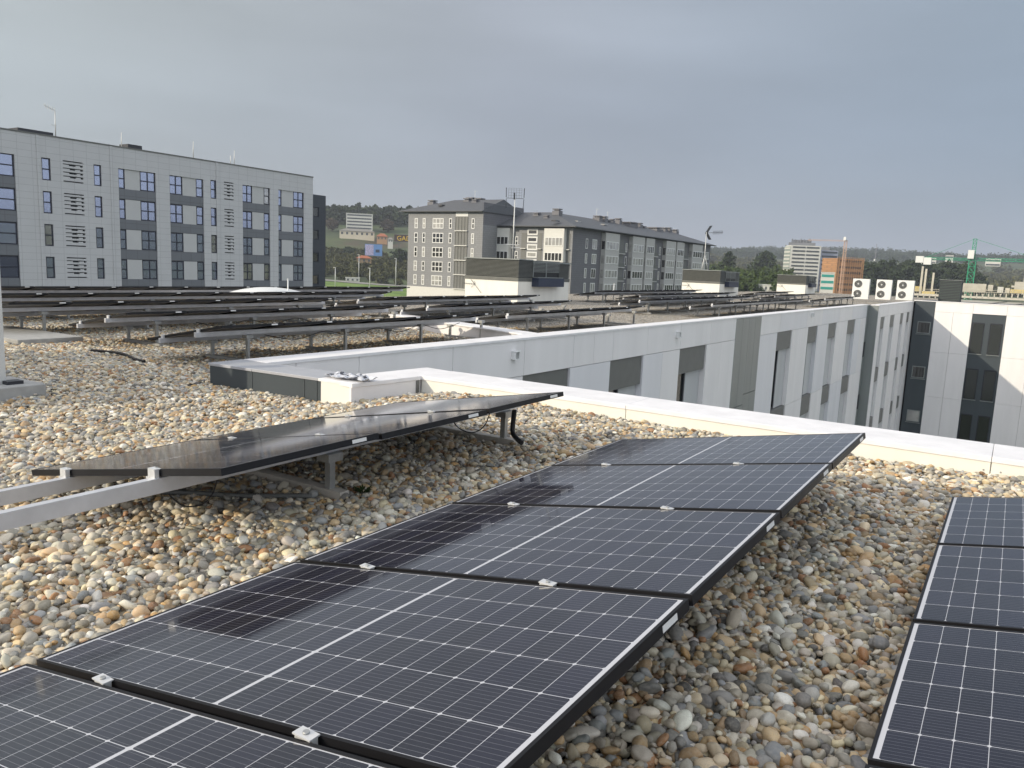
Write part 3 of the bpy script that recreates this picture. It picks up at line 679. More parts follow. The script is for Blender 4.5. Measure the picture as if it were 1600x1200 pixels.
# ================================================================= rooftop ventilation houses
def vent_house(y0,label,L=4.55,top=.33,zc=-.63,x1=-18.15,x0=-20.97,simple=False):
    t=thing('ventilation_house',label,'rooftop house',(x1,y0,RZ),0,'ventilation houses on the roof')
    W=x1-x0; H=top-RZ; hc=zc-RZ
    MB().box(-W,0,0,L,-.1,hc).build('wall',MT['cream'],t)
    sl=MB(); sl.box(-W+.02,-.03,.03,L-.03,hc,H-.05)
    sl.build('louvre_core',MT['blackmet'],t)
    m=MB(); n=13
    m.box(-W-.02,.02,-.02,L+.02,hc-.0,hc+.16)
    for k in range(n):
        z=hc+.19+k*(H-.07-hc-.19)/n; d=.035
        m.hexa([(-W-.03,-.03,z),(.03,-.03,z),(.03,-.005,z),(-W-.03,-.005,z),(-W,.005,z+d),(0,.005,z+d),(0,.02,z+d),(-W,.02,z+d)])
        for (ya,yb) in ((.0,L*.245),(L*.77,L)): m.hexa([(.0,ya,z),(.03,ya,z),(.03,yb,z),(.0,yb,z),(-.02,ya,z+d),(.0,ya,z+d),(.0,yb,z+d),(-.02,yb,z+d)])
    m.build('louvre',MT['louvre'],t)
    MB().box(-W-.05,.05,-.05,L*.245,H-.05,H).box(-W-.05,.05,L*.245,L+.05,H-.13,H-.07).build('roof_edge',MT['greymet'],t)
    # projecting intake box on the long side
    MB().box(.0,.34,L*.25,L*.76,hc-.22,hc+.16).build('intake_box',MT['navy'],t)
    g=MB(); g.box(.01,.30,L*.25+.02,L*.76-.02,hc+.17,hc+.20)
    for k in range(9): z=hc+.42+k*.06; g.box(.0,.055,L*.25,L*.76,z,z+.028)
    g.box(.0,.05,L*.25,L*.25+.05,hc+.2,H-.13).box(.0,.05,L*.5,L*.5+.05,hc+.2,H-.13)
    g.build('intake_grille',MT['greymet'],t)
    MB().box(0.0,.012,L*.27,L*.74,hc+.17,hc+.42).build('intake_opening',MT['fan'],t)
    # thin dark rods shaped as an antenna's cast shadow on the cream wall
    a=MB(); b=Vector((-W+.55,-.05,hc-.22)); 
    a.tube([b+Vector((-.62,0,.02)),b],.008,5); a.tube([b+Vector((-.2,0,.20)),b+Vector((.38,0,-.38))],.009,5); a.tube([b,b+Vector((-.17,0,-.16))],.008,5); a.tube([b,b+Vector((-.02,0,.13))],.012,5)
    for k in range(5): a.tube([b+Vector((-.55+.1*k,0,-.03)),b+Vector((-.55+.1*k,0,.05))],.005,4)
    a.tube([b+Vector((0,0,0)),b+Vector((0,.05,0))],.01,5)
    a.build('antenna_shadow_rods',MT['antenna'],t)
    return t
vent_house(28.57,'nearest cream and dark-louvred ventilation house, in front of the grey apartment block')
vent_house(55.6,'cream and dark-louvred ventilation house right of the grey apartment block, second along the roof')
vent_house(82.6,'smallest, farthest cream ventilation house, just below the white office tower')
# one more stands beyond the left edge of the view (it throws the broad shade over the pebbles)
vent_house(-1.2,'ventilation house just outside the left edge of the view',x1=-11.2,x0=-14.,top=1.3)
# antennas on the houses
def yagi(loc,h,label,px_dir,tripod=True,kind='front'):
    t=thing('tv_antenna',label,'antenna',loc)
    MB().tube([(0,0,0),(0,0,h)],[.032,.026],8).build('mast',MT['mast'],t)
    m=MB()
    for k in range(3):
        a=k*2.094+.4; m.tube([(math.cos(a)*.32,math.sin(a)*.32,0),(0,0,1.1)],.022,6)
    m.build('tripod',MT['mast'],t)
    d=Vector(px_dir).normalized(); s=d.cross(Vector((0,0,1))).normalized(); U=Vector((0,0,1)); o=Vector((0,0,h-.05)); a=MB()
    a.bar(o,o+d*1.25,.025)
    for sg in (1,-1):
        e=o+d*.30+U*.50*sg; 
        for q in (-.24,-.12,0,.12,.24): a.bar(o+s*q,e+s*q,.035)
        for q in (.35,.6,.85,1.): a.bar((o+s*-.25).lerp(e+s*-.25,q),(o+s*.25).lerp(e+s*.25,q),.012)
    for k in range(9):
        c=o+d*(.5+.085*k)
        for sg in (1,-1): a.bar(c,c+U*.13*sg+s*.03,.018); a.bar(c,c-U*.0+s*.15*sg,.014)
    a.build('aerial',MT['antenna'],t); return t
b=ony(1108,417,56.3); yagi((-19.9,57.,.40-.06),2.75,'white mast with a dark arrow-shaped aerial on the second ventilation house',(1.,.75,.1))
t=thing('tv_antenna','tall mast with a wide grid aerial between two upright dipoles on the nearest ventilation house','antenna',(-19.6,30.3,.26))
mz=ony(798,296,30.3).z
MB().tube([(0,0,0),(0,0,2.8)],[.032,.024],8).build('mast',MT['mast'],t)
a=MB(); d=Vector((CX.x,CX.y,0)).normalized(); o=Vector((0,0,2.78)); U=Vector((0,0,1))
for z in (-.02,.0): pass
a.bar(o-d*.40,o+d*.40,.018); 
for z in (.12,.24,.36,.44): a.bar(o-d*.30+U*z,o+d*.30+U*(z+.015),.006)
for q in (-.30,-.18,-.06,.06,.18,.30): a.bar(o+d*q+U*.0,o+d*q+U*.44,.006)
for sg in (-1,1): a.bar(o+d*.40*sg+U*.04,o+d*.41*sg+U*.46,.034); a.bar(o+d*.40*sg-U*.03,o+d*.385*sg-U*.44,.028)
a.bar(o-d*.03+U*-.05,o-d*.04+U*.25,.07)
a.build('aerial',MT['antenna'],t)
a=MB(); a.bar(Vector((0,0,.72))-d*.36,Vector((0,0,.72))+d*.28,.05,.03); a.bar(Vector((0,0,.60))-d*.1,Vector((0,0,.60))+d*.3,.04,.03); a.build('cross_bar',MT['mast'],t)
# skylights and small pale posts on the roof
def skylight(c,lx,ly,h,label):
    t=thing('skylight',label,'skylight',c); MB().box(-lx/2,lx/2,-ly/2,ly/2,-.1,h*.35).build('kerb',MT['white'],t)
    m=MB(); n=16
    g=[]
    for i in range(n+1):
        for j in range(9):
            u=i/n*2-1;v=j/8*2-1; g.append((v*lx*.5,u*ly*.5,h*.35+h*.65*(max(0,1-u*u)**.5)*(max(0,1-v*v)**.35)))
    m.v=g
    for i in range(n):
        for j in range(8): k=i*9+j; m.f.append((k,k+1,k+10,k+9)); m.sm.append(True)
    m.build('dome',MT['whitepl'],t); return t
skylight((-19.1,16.0,-1.55),1.7,2.8,.62,'long pale domed skylight among the far panels in front of the pale apartment block')
skylight((-18.9,49.2,-1.55),1.3,4.2,.48,'pale low skylight left of the second ventilation house')
for (px,x,lab) in ((450,-18.6,'thin white vent pipe beside the pale domed skylight'),(959,-17.6,'thin white vent pipe in front of the grey apartment block')):
    p=onx(px,455,x); t=thing('vent_pipe',lab,'vent pipe',(p.x,p.y,RZ)); MB().tube([(0,0,0),(0,0,.90)],.020,8).build('pipe',MT['whitepl'],t); MB().tube([(0,0,.90),(0,0,.93)],.028,8).build('cap',MT['whitepl'],t)
# far edge parapet of our roof (seen as white strips)
if 0: fp=thing('parapet_wall','far low white parapet on the other side of the panel field','wall',(-24.2,40.,RZ)); MB().box(-.15,.15,-34,60,-.2,.32).build('cladding',MT['white'],fp); MB().box(-.2,.2,-34.05,60.05,.32,.36).build('coping',MT['coping'],fp)

# air conditioners
def aircon(px0,px1,pyb,pyt,Y,label):
    a=ony(px0,pyb,Y); b=ony(px1,pyb,Y); h=ony(px0,pyt,Y).z-a.z; w=b.x-a.x
    t=thing('air_conditioner',label,'air conditioner',(a.x,Y,-1.30),0,'outdoor air conditioning units on the roof'); z0=a.z+1.30
    MB().box(0,w,0,.42*w/1.,z0,z0+h).build('casing',MT['whitepl'],t,.015)
    MB().box(.02,w-.02,.05,.35,0,z0).build('stand',MT['galv'],t)
    for k,zc in enumerate((.27,.75)):
        c=Vector((w*.34,-.012,z0+h*zc)); R0=h*.185
        m=MB(); m.tube([c+Vector((0,.012,0)),c],R0,24); 
        g=m.build('fan',MT['fan'],t)
        q=MB()
        for r in (.95,.72,.5):
            pts=[c+Vector((math.cos(i*math.pi/12)*R0*r,-.01,math.sin(i*math.pi/12)*R0*r)) for i in range(25)]; q.tube(pts,.012,4,False)
        q.tube([c+Vector((0,-.004,0)),c+Vector((0,-.02,0))],R0*.28,12); q.build('fan_guard',MT['galv'],g)
    m=MB()
    for k in range(9): m.box(w,w+.008,.05,.38*w,z0+.12+k*h*.09,z0+.12+k*h*.09+.02)
    m.build('side_grille',MT['galv'],t)
    return t
aircon(1330,1356,466.5,435,67.,'leftmost of the three white twin-fan air conditioners')
aircon(1367,1391,467.5,436.5,66.6,'middle one of the three white twin-fan air conditioners')
aircon(1399,1426,468.5,437.5,66.2,'rightmost white twin-fan air conditioner, at the roof corner')

# ================================================================= right wing (faces the camera across the courtyard)
YB=64.
rb=thing('white_wing_building','white clad wing with dark window strips facing the camera across the courtyard','building',(0,YB,GZ))
def F(px,py): p=ony(px,py,YB); return p.x,p.z
def rbx(name,mat,x0,x1,z0,z1,y0=0,y1=.03,par=None): 
    o=MB().box(x0,x1,y0,y1,z0,z1).build(name,mat,par or rb); 
    if par is None:o.location.z=-GZ
    return o
zt=-1.25; xc=F(1431,470)[0]; xd=F(1462.5,471)[0]; 
rbx('core_wall',MT['blackmet'],xc-.2,26,GZ,zt-.05,.25,9)
rbx('dark_cladding',MT['darkclad'],xc,xd,GZ,zt-.02,-.02,.25)
j1=-4.86; fl=3.27
def col_white(x0,x1,first=True):
    n=2
    rbx('cladding_panel',MT['white'],x0+.006,x1-.006,-1.95,zt-.0,0,.25)
    for k in range(4):
        za=(-1.96 if k==0 else j1-fl*(k-1)-.01); zb=j1-fl*k
        for i in range(n):
            a=x0+(x1-x0)*i/n;b=x0+(x1-x0)*(i+1)/n; rbx('cladding_panel',MT['white'],a+.007,b-.007,zb,za,0,.25)
xw0=F(1519.8,489.6)[0]; xw1=F(1572.9,493.3)[0]
col_white(xd,xw0)
def col_dark(x0,x1):
    rbx('dark_cladding',MT['darkclad'],x0,x1,GZ,-1.95,.06,.25)
    rbx('cladding_panel',MT['white'],x0+.006,x1-.006,-1.94,zt,0,.25)
    for k in range(4):
        zb=-4.75-fl*k; zt_=zb+2.2; w=x1-x0
        for i,(a,b) in enumerate(((x0+w*.03,x0+w*.40),(x0+w*.56,x0+w*.93))):
            f=rbx('window',MT['blackmet'],a,b,zb,zt_,.035,.06); rbx('pane',MT['gdark'],a+.06,b-.05,zb+.05,zt_-.08,.025,.0349,f); rbx('sill',MT['greymet'],a-.02,b+.03,zb-.05,zb,-.02,.06,f)
col_dark(xw0,xw1); wpit=(xw1-xw0); x=xw1
for wdt,k in ((3.1,'w'),(2.2,'d'),(3.1,'w'),(2.2,'d'),(3.1,'w'),(2.2,'d'),(3.1,'w')):
    (col_white if k=='w' else col_dark)(x,x+wdt); x+=wdt
for k in range(4):
    z=-2.72-fl*k; x0=F(1434,503)[0]; f=rbx('window',MT['greymet'],x0,x0+.86,z-.86,z,-.04,-.02); rbx('pane',MT['glassw'],x0+.06,x0+.8,z-.8,z-.06,-.05,-.041,f)
    rbx('sill',MT['greymet'],x0-.05,x0+.92,z-.95,z-.91,-.08,-.02,f)
rbx('coping',MT['coping'],xc-.1,26,zt,zt+.05,-.03,.4)
rbx('coping_dark',MT['dkcoping'],xc-.1,xd,zt+.0501,zt+.056,-.032,.4)
rb2=rbx('roof_slab',MT['concrete'],xc,26,-1.75,-1.7,.4,9)
# louvred house and clutter on that wing
p0=ony(1465,470,YB+5.); p1=ony(1499,470,YB+5.)
t=thing('ventilation_house','dark green-grey louvred ventilation house on the white wing right of the air conditioners','rooftop house',(p0.x,YB+5.,-1.7),0,None)
m=MB(); W=p1.x-p0.x; H=ony(1480,437,YB+5.).z+1.7; MB().box(0.02,W-.02,.02,2.6,0,H-.04).build('core',MT['blackmet'],t)
for k in range(16): z=.1+k*(H-.15)/16; m.hexa([(0,0,z),(W,0,z),(W,.03,z),(0,.03,z),(.01,.02,z+.05),(W-.01,.02,z+.05),(W-.01,.04,z+.05),(.01,.04,z+.05)])
m.build('louvre',M('green_grey_louvre',(.045,.065,.055),.5),t); MB().box(-.03,W+.03,-.03,2.65,H-.04,H).build('roof_edge',MT['greymet'],t)
for k,(px,w) in enumerate(((1530,1.8),(1568,2.4),(1590,1.8))):
    o=place_panel(ony(px,475,YB+3).x,-1.33,YB+2.2,'solar panel lying low on the white wing '+('right of the louvred house','near the middle of its roof','at the right edge')[k],'panels on the white wing')

# ================================================================= pale apartment block (left)
XL=-76.7; ab=thing('apartment_block','long pale stone-clad apartment block with dark framed windows at the left','building',(XL,0,GZ))
def AY(px): return onx(px,260+px*.1,XL).y
stone=tiles('pale_stone_tiles',(.58,.58,.59),(.33,.33,.34),1.25,.61,'y',.6,.05,.02,.0,.02); spandrel=tiles('grey_spandrel_tiles',(.17,.18,.20),(.10,.10,.11),1.25,.9,'y',.5,.06,.03,0.,.05); palep=M('pale_render',(.56,.56,.56),.7,0,.03,1)
TOP=10.05; WB=[6.07,3.07,.07,-2.93,-5.93]
ybeg,yend=4.,71.31
bays_=[(AY(185),AY(243.5),[(185,196,1),(219.5,243.5,2)]),(AY(265),AY(318),[(265,286,2),(307,318,1)]),(AY(379),AY(422),[(379,395,2),(413,422,1)]),(AY(435),AY(475),[(435,441,1),(459,475,2)])]
left_bay=(24.5,AY(23.5),None); left2=(8.,13.,None)
holes=[(b[0],b[1],-8.,8.02) for b in bays_]+[(left_bay[0],left_bay[1],-8.,8.02),(left2[0],left2[1],-8.,8.02)]
singles=[(65.3,79.5),(146.7,158.7),(329,339)]
sw=[]
for a,b in singles:
    for z in WB: sw.append((AY(a),AY(b),z,z+2.02))
sw2=[(y,y+.9,z,z+2.02) for y in (15.,22.) for z in WB]
lou=[(AY(98.7),AY(130)),(AY(350),AY(365))]
lh=[]
for a,b in lou:
    for z in WB:
        for k in range(6):
            zz=z+.06+k*.37; w_=b-a
            if k in (0,5): lh.append((a,b,zz,zz+.11))
            else:
                lh.append((a,a+w_*(.30+.03*(k%2)),zz+.11,zz+.19)); lh.append((a+w_*(.30+.03*(k%2)),a+w_*(.60+.04*(k%3)),zz,zz+.19)); lh.append((a+w_*(.60+.04*(k%3)),a+w_*.86,zz+.11,zz+.19)); lh.append((a+w_*.86,b,zz,zz+.19))
m=MB(); holed(m,ybeg,yend,GZ,TOP,holes+sw+sw2+lh,0.,.22)
m.quad((0,yend,GZ),(-14,yend,GZ),(-14,yend,TOP),(0,yend,TOP)).quad((0,ybeg,GZ),(0,ybeg,TOP),(-14,ybeg,TOP),(-14,ybeg,GZ))
o=P_(m.build('wall',stone,ab))
P_(MB().box(-.6,-.24,ybeg,yend,GZ,8.5).build('inner_wall',MT['blackmet'],ab))
P_(MB().box(-14,.06,ybeg-.05,yend+.05,TOP,TOP+.12).build('roof_edge',MT['greybox'],ab))
P_(MB().box(0.003,.30,34.,AY(174),GZ,TOP-.003).build('proud_bay_edge',stone,ab)) if False else None
for (a,b,ws) in bays_+[left_bay,left2]:
    for z in WB:
        P_(MB().box(-.238,-.10,a+.002,b-.002,z-.98,z-.004).build('spandrel',spandrel,ab))
        if ws is None:
            n=3; w=(b-a)/n
            for i in range(n):
                f=window(ab,a+w*i+.03,a+w*(i+1)-.03,z,z+1.98,-.2,MT['winframe'],MT['mirror'],2,2,.11); P_(f)
        else:
            ys=sorted([(AY(p),AY(q),k) for p,q,k in ws]); prev=a
            for (p,q,k) in ys:
                if p-prev>.3: P_(MB().box(-.238,-.12,prev+.003,p-.003,z,z+1.98).build('infill_panel',palep,ab))
                P_(window(ab,p,q,z,z+1.98,-.2,MT['winframe'],MT['mirror'],k,2,.11)); prev=q
            if b-prev>.3: P_(MB().box(-.238,-.12,prev+.003,b-.003,z,z+1.98).build('infill_panel',palep,ab))
for (a,b,z0,z1) in sw+sw2: P_(window(ab,a,b,z0,z1,-.16,MT['winframe'],MT['mirror'],1,2,.11))
# thin vertical step joints, roof boxes, aerials
for px in (60,174,339): P_(MB().box(0,.10,AY(px)-.12,AY(px)+.12,GZ,TOP-.02).build('pilaster',stone,ab))
t1=onx(57,212,XL-3).y; P_(MB().box(-6,-3,AY(57),AY(112),TOP+.12,TOP+.78).build('roof_plant_box',MT['blackmet'],ab))
P_(MB().box(-5,-3.4,AY(223)+.6,AY(245)+.6,TOP+.35,TOP+.95).build('chimney_cap',MT['blackmet'],ab)); P_(MB().box(-4.9,-3.5,AY(223)+.7,AY(245)+.5,TOP+.12,TOP+.35).build('chimney_base',MT['white'],ab))
def aerial(px,py,yb,X,label):
    p=onx(px,yb,X); q=onx(px,py,X); t=thing('roof_aerial',label,'aerial',p); h=q.z-p.z
    MB().tube([(0,0,0),(0,.05,h)],.05,6).build('mast',MT['mast'],t)
    if h>2.5:
        mb=MB(); mb.bar((0,0,h),(-.1,-.95,h+.35),.06); 
        for k in range(5): mb.bar((-.02*k,-.2*k,h+.07*k-.2),(-.02*k,-.2*k,h+.07*k+.25),.04)
        mb.bar((0,-.4,h*.45),(0,.1,h*.45),.04); mb.build('aerial_head',MT['mast'],t)
aerial(87,173,215,XL-3,'tallest roof aerial, at the left over the black roof box of the pale block')
aerial(190,207,233,XL-3,'small roof aerial between the black roof box and the chimney of the pale block')
aerial(302,221,247,XL-3,'roof aerial right of the chimney on the pale block')
aerial(360,243,258,XL-3,'short thin rod aerial near the right end of the pale block'); aerial(366,235,258,XL-3,'longer thin rod aerial near the right end of the pale block')
# dark tower end behind it
dtm=tiles('dark_blue_grey_tiles',(.055,.062,.078),(.035,.04,.05),1.2,.6,'y',.5,.08,.02)
dt=thing('dark_tower_block','narrow dark blue-grey end block just right of the pale apartment block','building',(XL-2.5,71.6,GZ))
yb=onx(509,320,XL-2.5).y-71.6; zT=onx(500,305,XL-2.5).z
m=MB(); hs=[(yb*.45,yb*.72,z,z+1.3) for z in [zT-2.9-2.95*k for k in range(7)]]
holed(m,0,yb,GZ,zT,hs,0,.15); m.quad((0,0,GZ),(0,0,zT),(-11,0,zT),(-11,0,GZ)).quad((0,yb,GZ),(-11,yb,GZ),(-11,yb,zT),(0,yb,zT)).quad((0,0,zT),(0,yb,zT),(-11,yb,zT),(-11,0,zT)); P_(m.build('wall',dtm,dt))
for (a,b,z0,z1) in hs: P_(window(dt,a,b,z0,z1,-.12,MT['winframe'],MT['gdark'],1,1,.12))

# ================================================================= grey apartment block (centre)
slate=tiles('grey_slate_cladding',(.235,.24,.25),(.15,.15,.155),.9,.42,'xy',.65,.06,.03,.5,.07); slate_d=tiles('dark_slate_cladding',(.15,.15,.165),(.08,.08,.085),.9,.42,'xy',.6,.06,.03,.5,.07)
roofm=M('dark_zinc_roof',(.075,.08,.088),.55,0,.10,1.2); bayw=M('cream_bay_render',(.66,.65,.61),.7,0,.04,2)
gbk=thing('grey_apartment_block','grey slate-clad apartment block with pitched dark roofs in the middle distance','building',(0,0,GZ))
YF,YM,XS=130.07,136.32,-74.35
class YW:   # helper frame: faces looking to -y (local x axis of 'window' turned)
    pass
def facing_y(par,x0,x1,z0,z1,Y,fm,gm,nx,nz,fw=.12):
    mb=MB()
    for x in [x0+(x1-x0)*k/nx for k in range(nx+1)]:
        a=min(max(x-fw/2,x0),x1-fw); mb.box(a,a+fw,Y-.06,Y,z0,z1)
    for z in [z0+(z1-z0)*k/nz for k in range(nz+1)]:
        a=min(max(z-fw/2,z0),z1-fw); mb.box(x0+.002,x1-.002,Y-.057,Y-.003,a,a+fw)
    f=P_(mb.build('window',fm,par)); MB().quad((x0,Y-.02,z0),(x1,Y-.02,z0),(x1,Y-.02,z1),(x0,Y-.02,z1)).build('pane',gm,f); return f
def FX(px,Y=YF): return ony(px,400,Y).x
xA,xB=FX(637),FX(753)
P_(MB().box(xA,xB,YF,YF+15,GZ,10.5).build('wall',slate,gbk))
P_(MB().box(xB-.0,xB+.02,YF+.01,YF+15,8.,12.4).build('side_wall',slate_d,gbk))
rows=[8.17,5.2,2.25,-.7,-3.6]
for i,z in enumerate(rows):
    for (a,b,nx) in ((647,652,1),(659.5,664,1),(675,692,3),(700.5,705,1),(735.5,740,1)):
        if i==0 and a<650: gm='glassw'
        else: gm='glassw' if random.random()<.55 else 'glass'
        facing_y(gbk,FX(a),FX(b),z-1.05,z+1.05,YF-.01,MT['wframe'],MT[gm],nx,2,.16)
    a,b=FX(710.6),FX(729.4)
    P_(MB().box(a,b,YF-.03,YF-.005,z-1.5,z+1.4).build('balcony_recess',MT['greybox'],gbk)); P_(MB().box(a-.05,b+.05,YF-.35,YF-.031,z-1.55,z-1.38).build('balcony_slab',bayw,gbk))
    m=MB()
    for k in range(5): x=a+(b-a)*k/4; m.box(x-.04,x+.04,YF-.10,YF-.035,z-1.38,z+1.3)
    P_(m.build('balcony_mullion',MT['louvre'],gbk))
P_(MB().box(FX(710.6),FX(729.4),YF-.04,YF-.002,9.6,10.4).build('white_fascia',MT['wframe'],gbk))
P_(MB().box(xA,FX(728),YF-.06,YF,GZ,-5.05).build('pale_base',bayw,gbk))
# hipped roof of the front block
m=MB(); ex0,ex1,ey0,ey1,ez=xA-2.2,xB+.3,YF-.9,YF+16,10.5
rz0=13.6; m.box(ex0,ex1,ey0,ey1,ez,ez+.14)
r0=Vector((xA+6.5,YF+7.5,rz0));r1=Vector((xB-.2,YF+7.5,rz0))
m.quad((ex0,ey0,ez+.14),(ex1,ey0,ez+.14),r1,r0).quad((ex1,ey1,ez+.14),(ex0,ey1,ez+.14),r0,r1).tri((ex0,ey1,ez+.14),(ex0,ey0,ez+.14),r0).tri((ex1,ey0,ez+.14),(ex1,ey1,ez+.14),r1)
P_(m.build('roof',roofm,gbk))
def chim(x,y,z,w,h,par=gbk): 
    P_(MB().box(x-w/2,x+w/2,y-w/2,y+w/2,z-1,z+h).box(x-w/2+.02,x+w/2-.02,y-w/2+.02,y+w/2-.02,z+h+.2,z+h+.42).box(x-w*.3,x+w*.3,y-w*.3,y+w*.3,z+h,z+h+.25).build('chimney',slate_d,par))
for (px,py,Y,w,h) in ((676,316,138,1.6,.5),(731,313,137,1.5,1.),(737,312,138.5,1.8,1.2),(750,313,139,1.7,1.),(743,315,136,1.2,.7)):
    p=ony(px,py,Y); chim(p.x,Y,p.z-h,w,h)
# middle part facing the camera
zM=8.0; xM0=xB; P_(MB().box(xM0+.03,XS,YM,YM+81,GZ,zM).build('wall',slate_d,gbk))
P_(MB().box(xM0+.04,XS-.01,YM-.04,YM+.0,GZ,zM-.01).build('front_cladding',slate,gbk))
def MX(px): return ony(px,400,YM).x
rowsM=[5.15,2.2,-.75,-3.7]
for (a,b) in ((740,766.5),(772.5,799)):
    P_(MB().box(MX(a),MX(b),YM-1.1,YM-.05,GZ,zM-.3).build('bay',bayw,gbk))
    for z in rowsM: facing_y(gbk,MX(a)+.25,MX(b)-.2,z-.85,z+.85,YM-1.11,MT['wframe'],MT['glassw'],4,1,.14)
P_(MB().box(MX(853),MX(884),YM-1.1,YM-.05,GZ,zM-.3).build('bay',bayw,gbk))
for z in rowsM: facing_y(gbk,MX(853)+.25,MX(884)-.2,z-.85,z+.85,YM-1.11,MT['wframe'],MT['glassw'],5,1,.14)
for z in rowsM: facing_y(gbk,MX(804.5),MX(809),z-.9,z+.9,YM-.05,MT['wframe'],MT['glass'],1,2,.14)
for (a,b) in ((767,772),(800,803.5),(814,822),(840,846),(885,890)):
    P_(MB().box(MX(a),MX(b),YM-.09,YM-.05,GZ,zM-1.2).build('loggia_recess',MT['greybox'],gbk))
    for z in rowsM: P_(MB().box(MX(a)-.02,MX(b)+.02,YM-.5,YM-.095,z-1.55,z-1.4).build('balcony_slab',bayw,gbk))
for z in np.arange(-5,7.5,1.5): facing_y(gbk,MX(823),MX(839),z-.6,z+.6,YM-.06,MT['wframe'],MT['glassw'],1,1,.28)
# long side facing right (+x)
def SY(px,py=390): return onx(px,py,XS).y
zS=8.0; YE=217.
def sbay(a,b): 
    y0,y1=SY(a),SY(b); P_(MB().box(XS-.02,XS+1.0,y0,y1,GZ,zS-.25).build('bay',M_bay,gbk))
    for i,z in enumerate(rowsM): 
        P_(window(gbk,y0+.4,y1-.4,z-.85,z+.85,XS+1.0,MT['wframe'],MT['glassw'],4,1,.16)); 
        P_(MB().box(XS+.15,XS+.85,y0-.02,y0,z-.85,z+.85).build('side_light',MT['glassw'],gbk))
M_bay=M('grey_cream_bay_render',(.46,.455,.44),.7,0,.05,2)
for a,b in ((939,961),(982,1000.6),(1003.5,1016.6),(1035,1050),(1052,1063.5),(1076.6,1092.5)): sbay(a,b)
for a,b in ((963,974),(1017,1026),(1064,1074)):
    P_(MB().box(XS-.01,XS+.03,SY(a),SY(b),GZ,zS-1.3).build('loggia_recess',MT['greybox'],gbk))
    for z in rowsM: P_(MB().box(XS+.031,XS+.55,SY(a)+.01,SY(b)-.01,z-1.55,z-1.35).build('balcony_slab',M_bay,gbk)); P_(MB().box(XS+.5,XS+.53,SY(a)+.01,SY(b)-.01,z-1.35,z-.55).build('balcony_rail',MT['louvre'],gbk))
for px,w in ((914.5,.9),(925,2.0),(977,.9),(1030,.9),(1098,1.6),(1103,1.6)):
    for z in rowsM:
        y=SY(px); P_(window(gbk,y,y+w*(1 if px<1090 else 1.6),z-1.,z+1.,XS+.01,MT['wframe'],MT['glassw'],1 if w<1.5 else 2,1,.14))
# its long roof
m=MB(); ex0,ex1,ey0,ey1=xM0-1,XS+1.3,YM-1.4,YM+82; ez=zM; m.box(ex0,ex1,ey0,ey1,ez,ez+.16)
rzz=11.6; xr=(XS+xM0)/2; 
r0=Vector((XS-10,YM+9,rzz)); r1=Vector((XS-10,YM+73,rzz)); rl=Vector((ex0,YM+9,rzz))
m.quad((ex1,ey0,ez+.16),(ex1,ey1,ez+.16),r1,r0); m.quad((ex0,ey0,ez+.16),(ex1,ey0,ez+.16),r0,rl); m.tri((ex1,ey1,ez+.16),(XS-20,ey1,ez+.16),r1)
m.quad((XS-20,ey1,ez+.16),(XS-20,ey0+20,ez+.16),r0,r1); m.quad(rl,r0,(XS-20,ey0+20,ez+.16),(ex0,ey0+20,ez+.16))
P_(m.build('roof',roofm,gbk))
for (px,py,Y,w,h) in ((839,337,143,1.3,1.0),(854,341,141,1.0,.6),(871,331,144,1.6,1.3)): p=ony(px,py,Y); chim(p.x,Y,p.z-h+.2,w,h)
for (px,py,w,h) in ((934,338,1.7,1.1),(943,339,1.7,1.),(949,345,1.9,1.),(956,343,1.2,.7),(966,342,1.5,1.2),(978,348,4.5,.3),(989,348,1.7,1.1),(998,349,1.7,1.1),(1003,354,1.9,.8),(1020,356,4.2,.3),(1037,356,1.8,1.1),(1044,356,1.8,1.),(1054,359,1.9,.8)):
    p=onx(px,py+2,XS-9.); chim(p.x,p.y,p.z-h,w,h)
for (px,py) in ((868,345),(902,346),(944,351),(691,321)):
    p=onx(px,py,XS-4) if px>700 else ony(px,py,YF+3.); 
    P_(MB().box(p.x-.5,p.x+.5,p.y-.8,p.y+.8,p.z-.15,p.z+.12).build('roof_window',MT['glassw'],gbk))
for px,py,yb in ((742,297,312),(932,325,340),(949,330,342)): 
    p=ony(px,yb,YF+6) if px<800 else onx(px,yb,XS-9); q=ony(px,py,YF+6) if px<800 else onx(px,py,XS-9)
    t=thing('roof_aerial',{742:'thin aerial on the front roof of the grey block by its chimneys',932:'left one of two thin aerials on the long roof of the grey block',949:'right one of two thin aerials on the long roof of the grey block'}[px],'aerial',p); MB().tube([(0,0,-1),(0,0,q.z-p.z)],.045,5).build('mast',MT['mast'],t); MB().bar((-.3,0,q.z-p.z-.3),(.5,.3,q.z-p.z-.25),.04).build('aerial_head',MT['mast'],t)

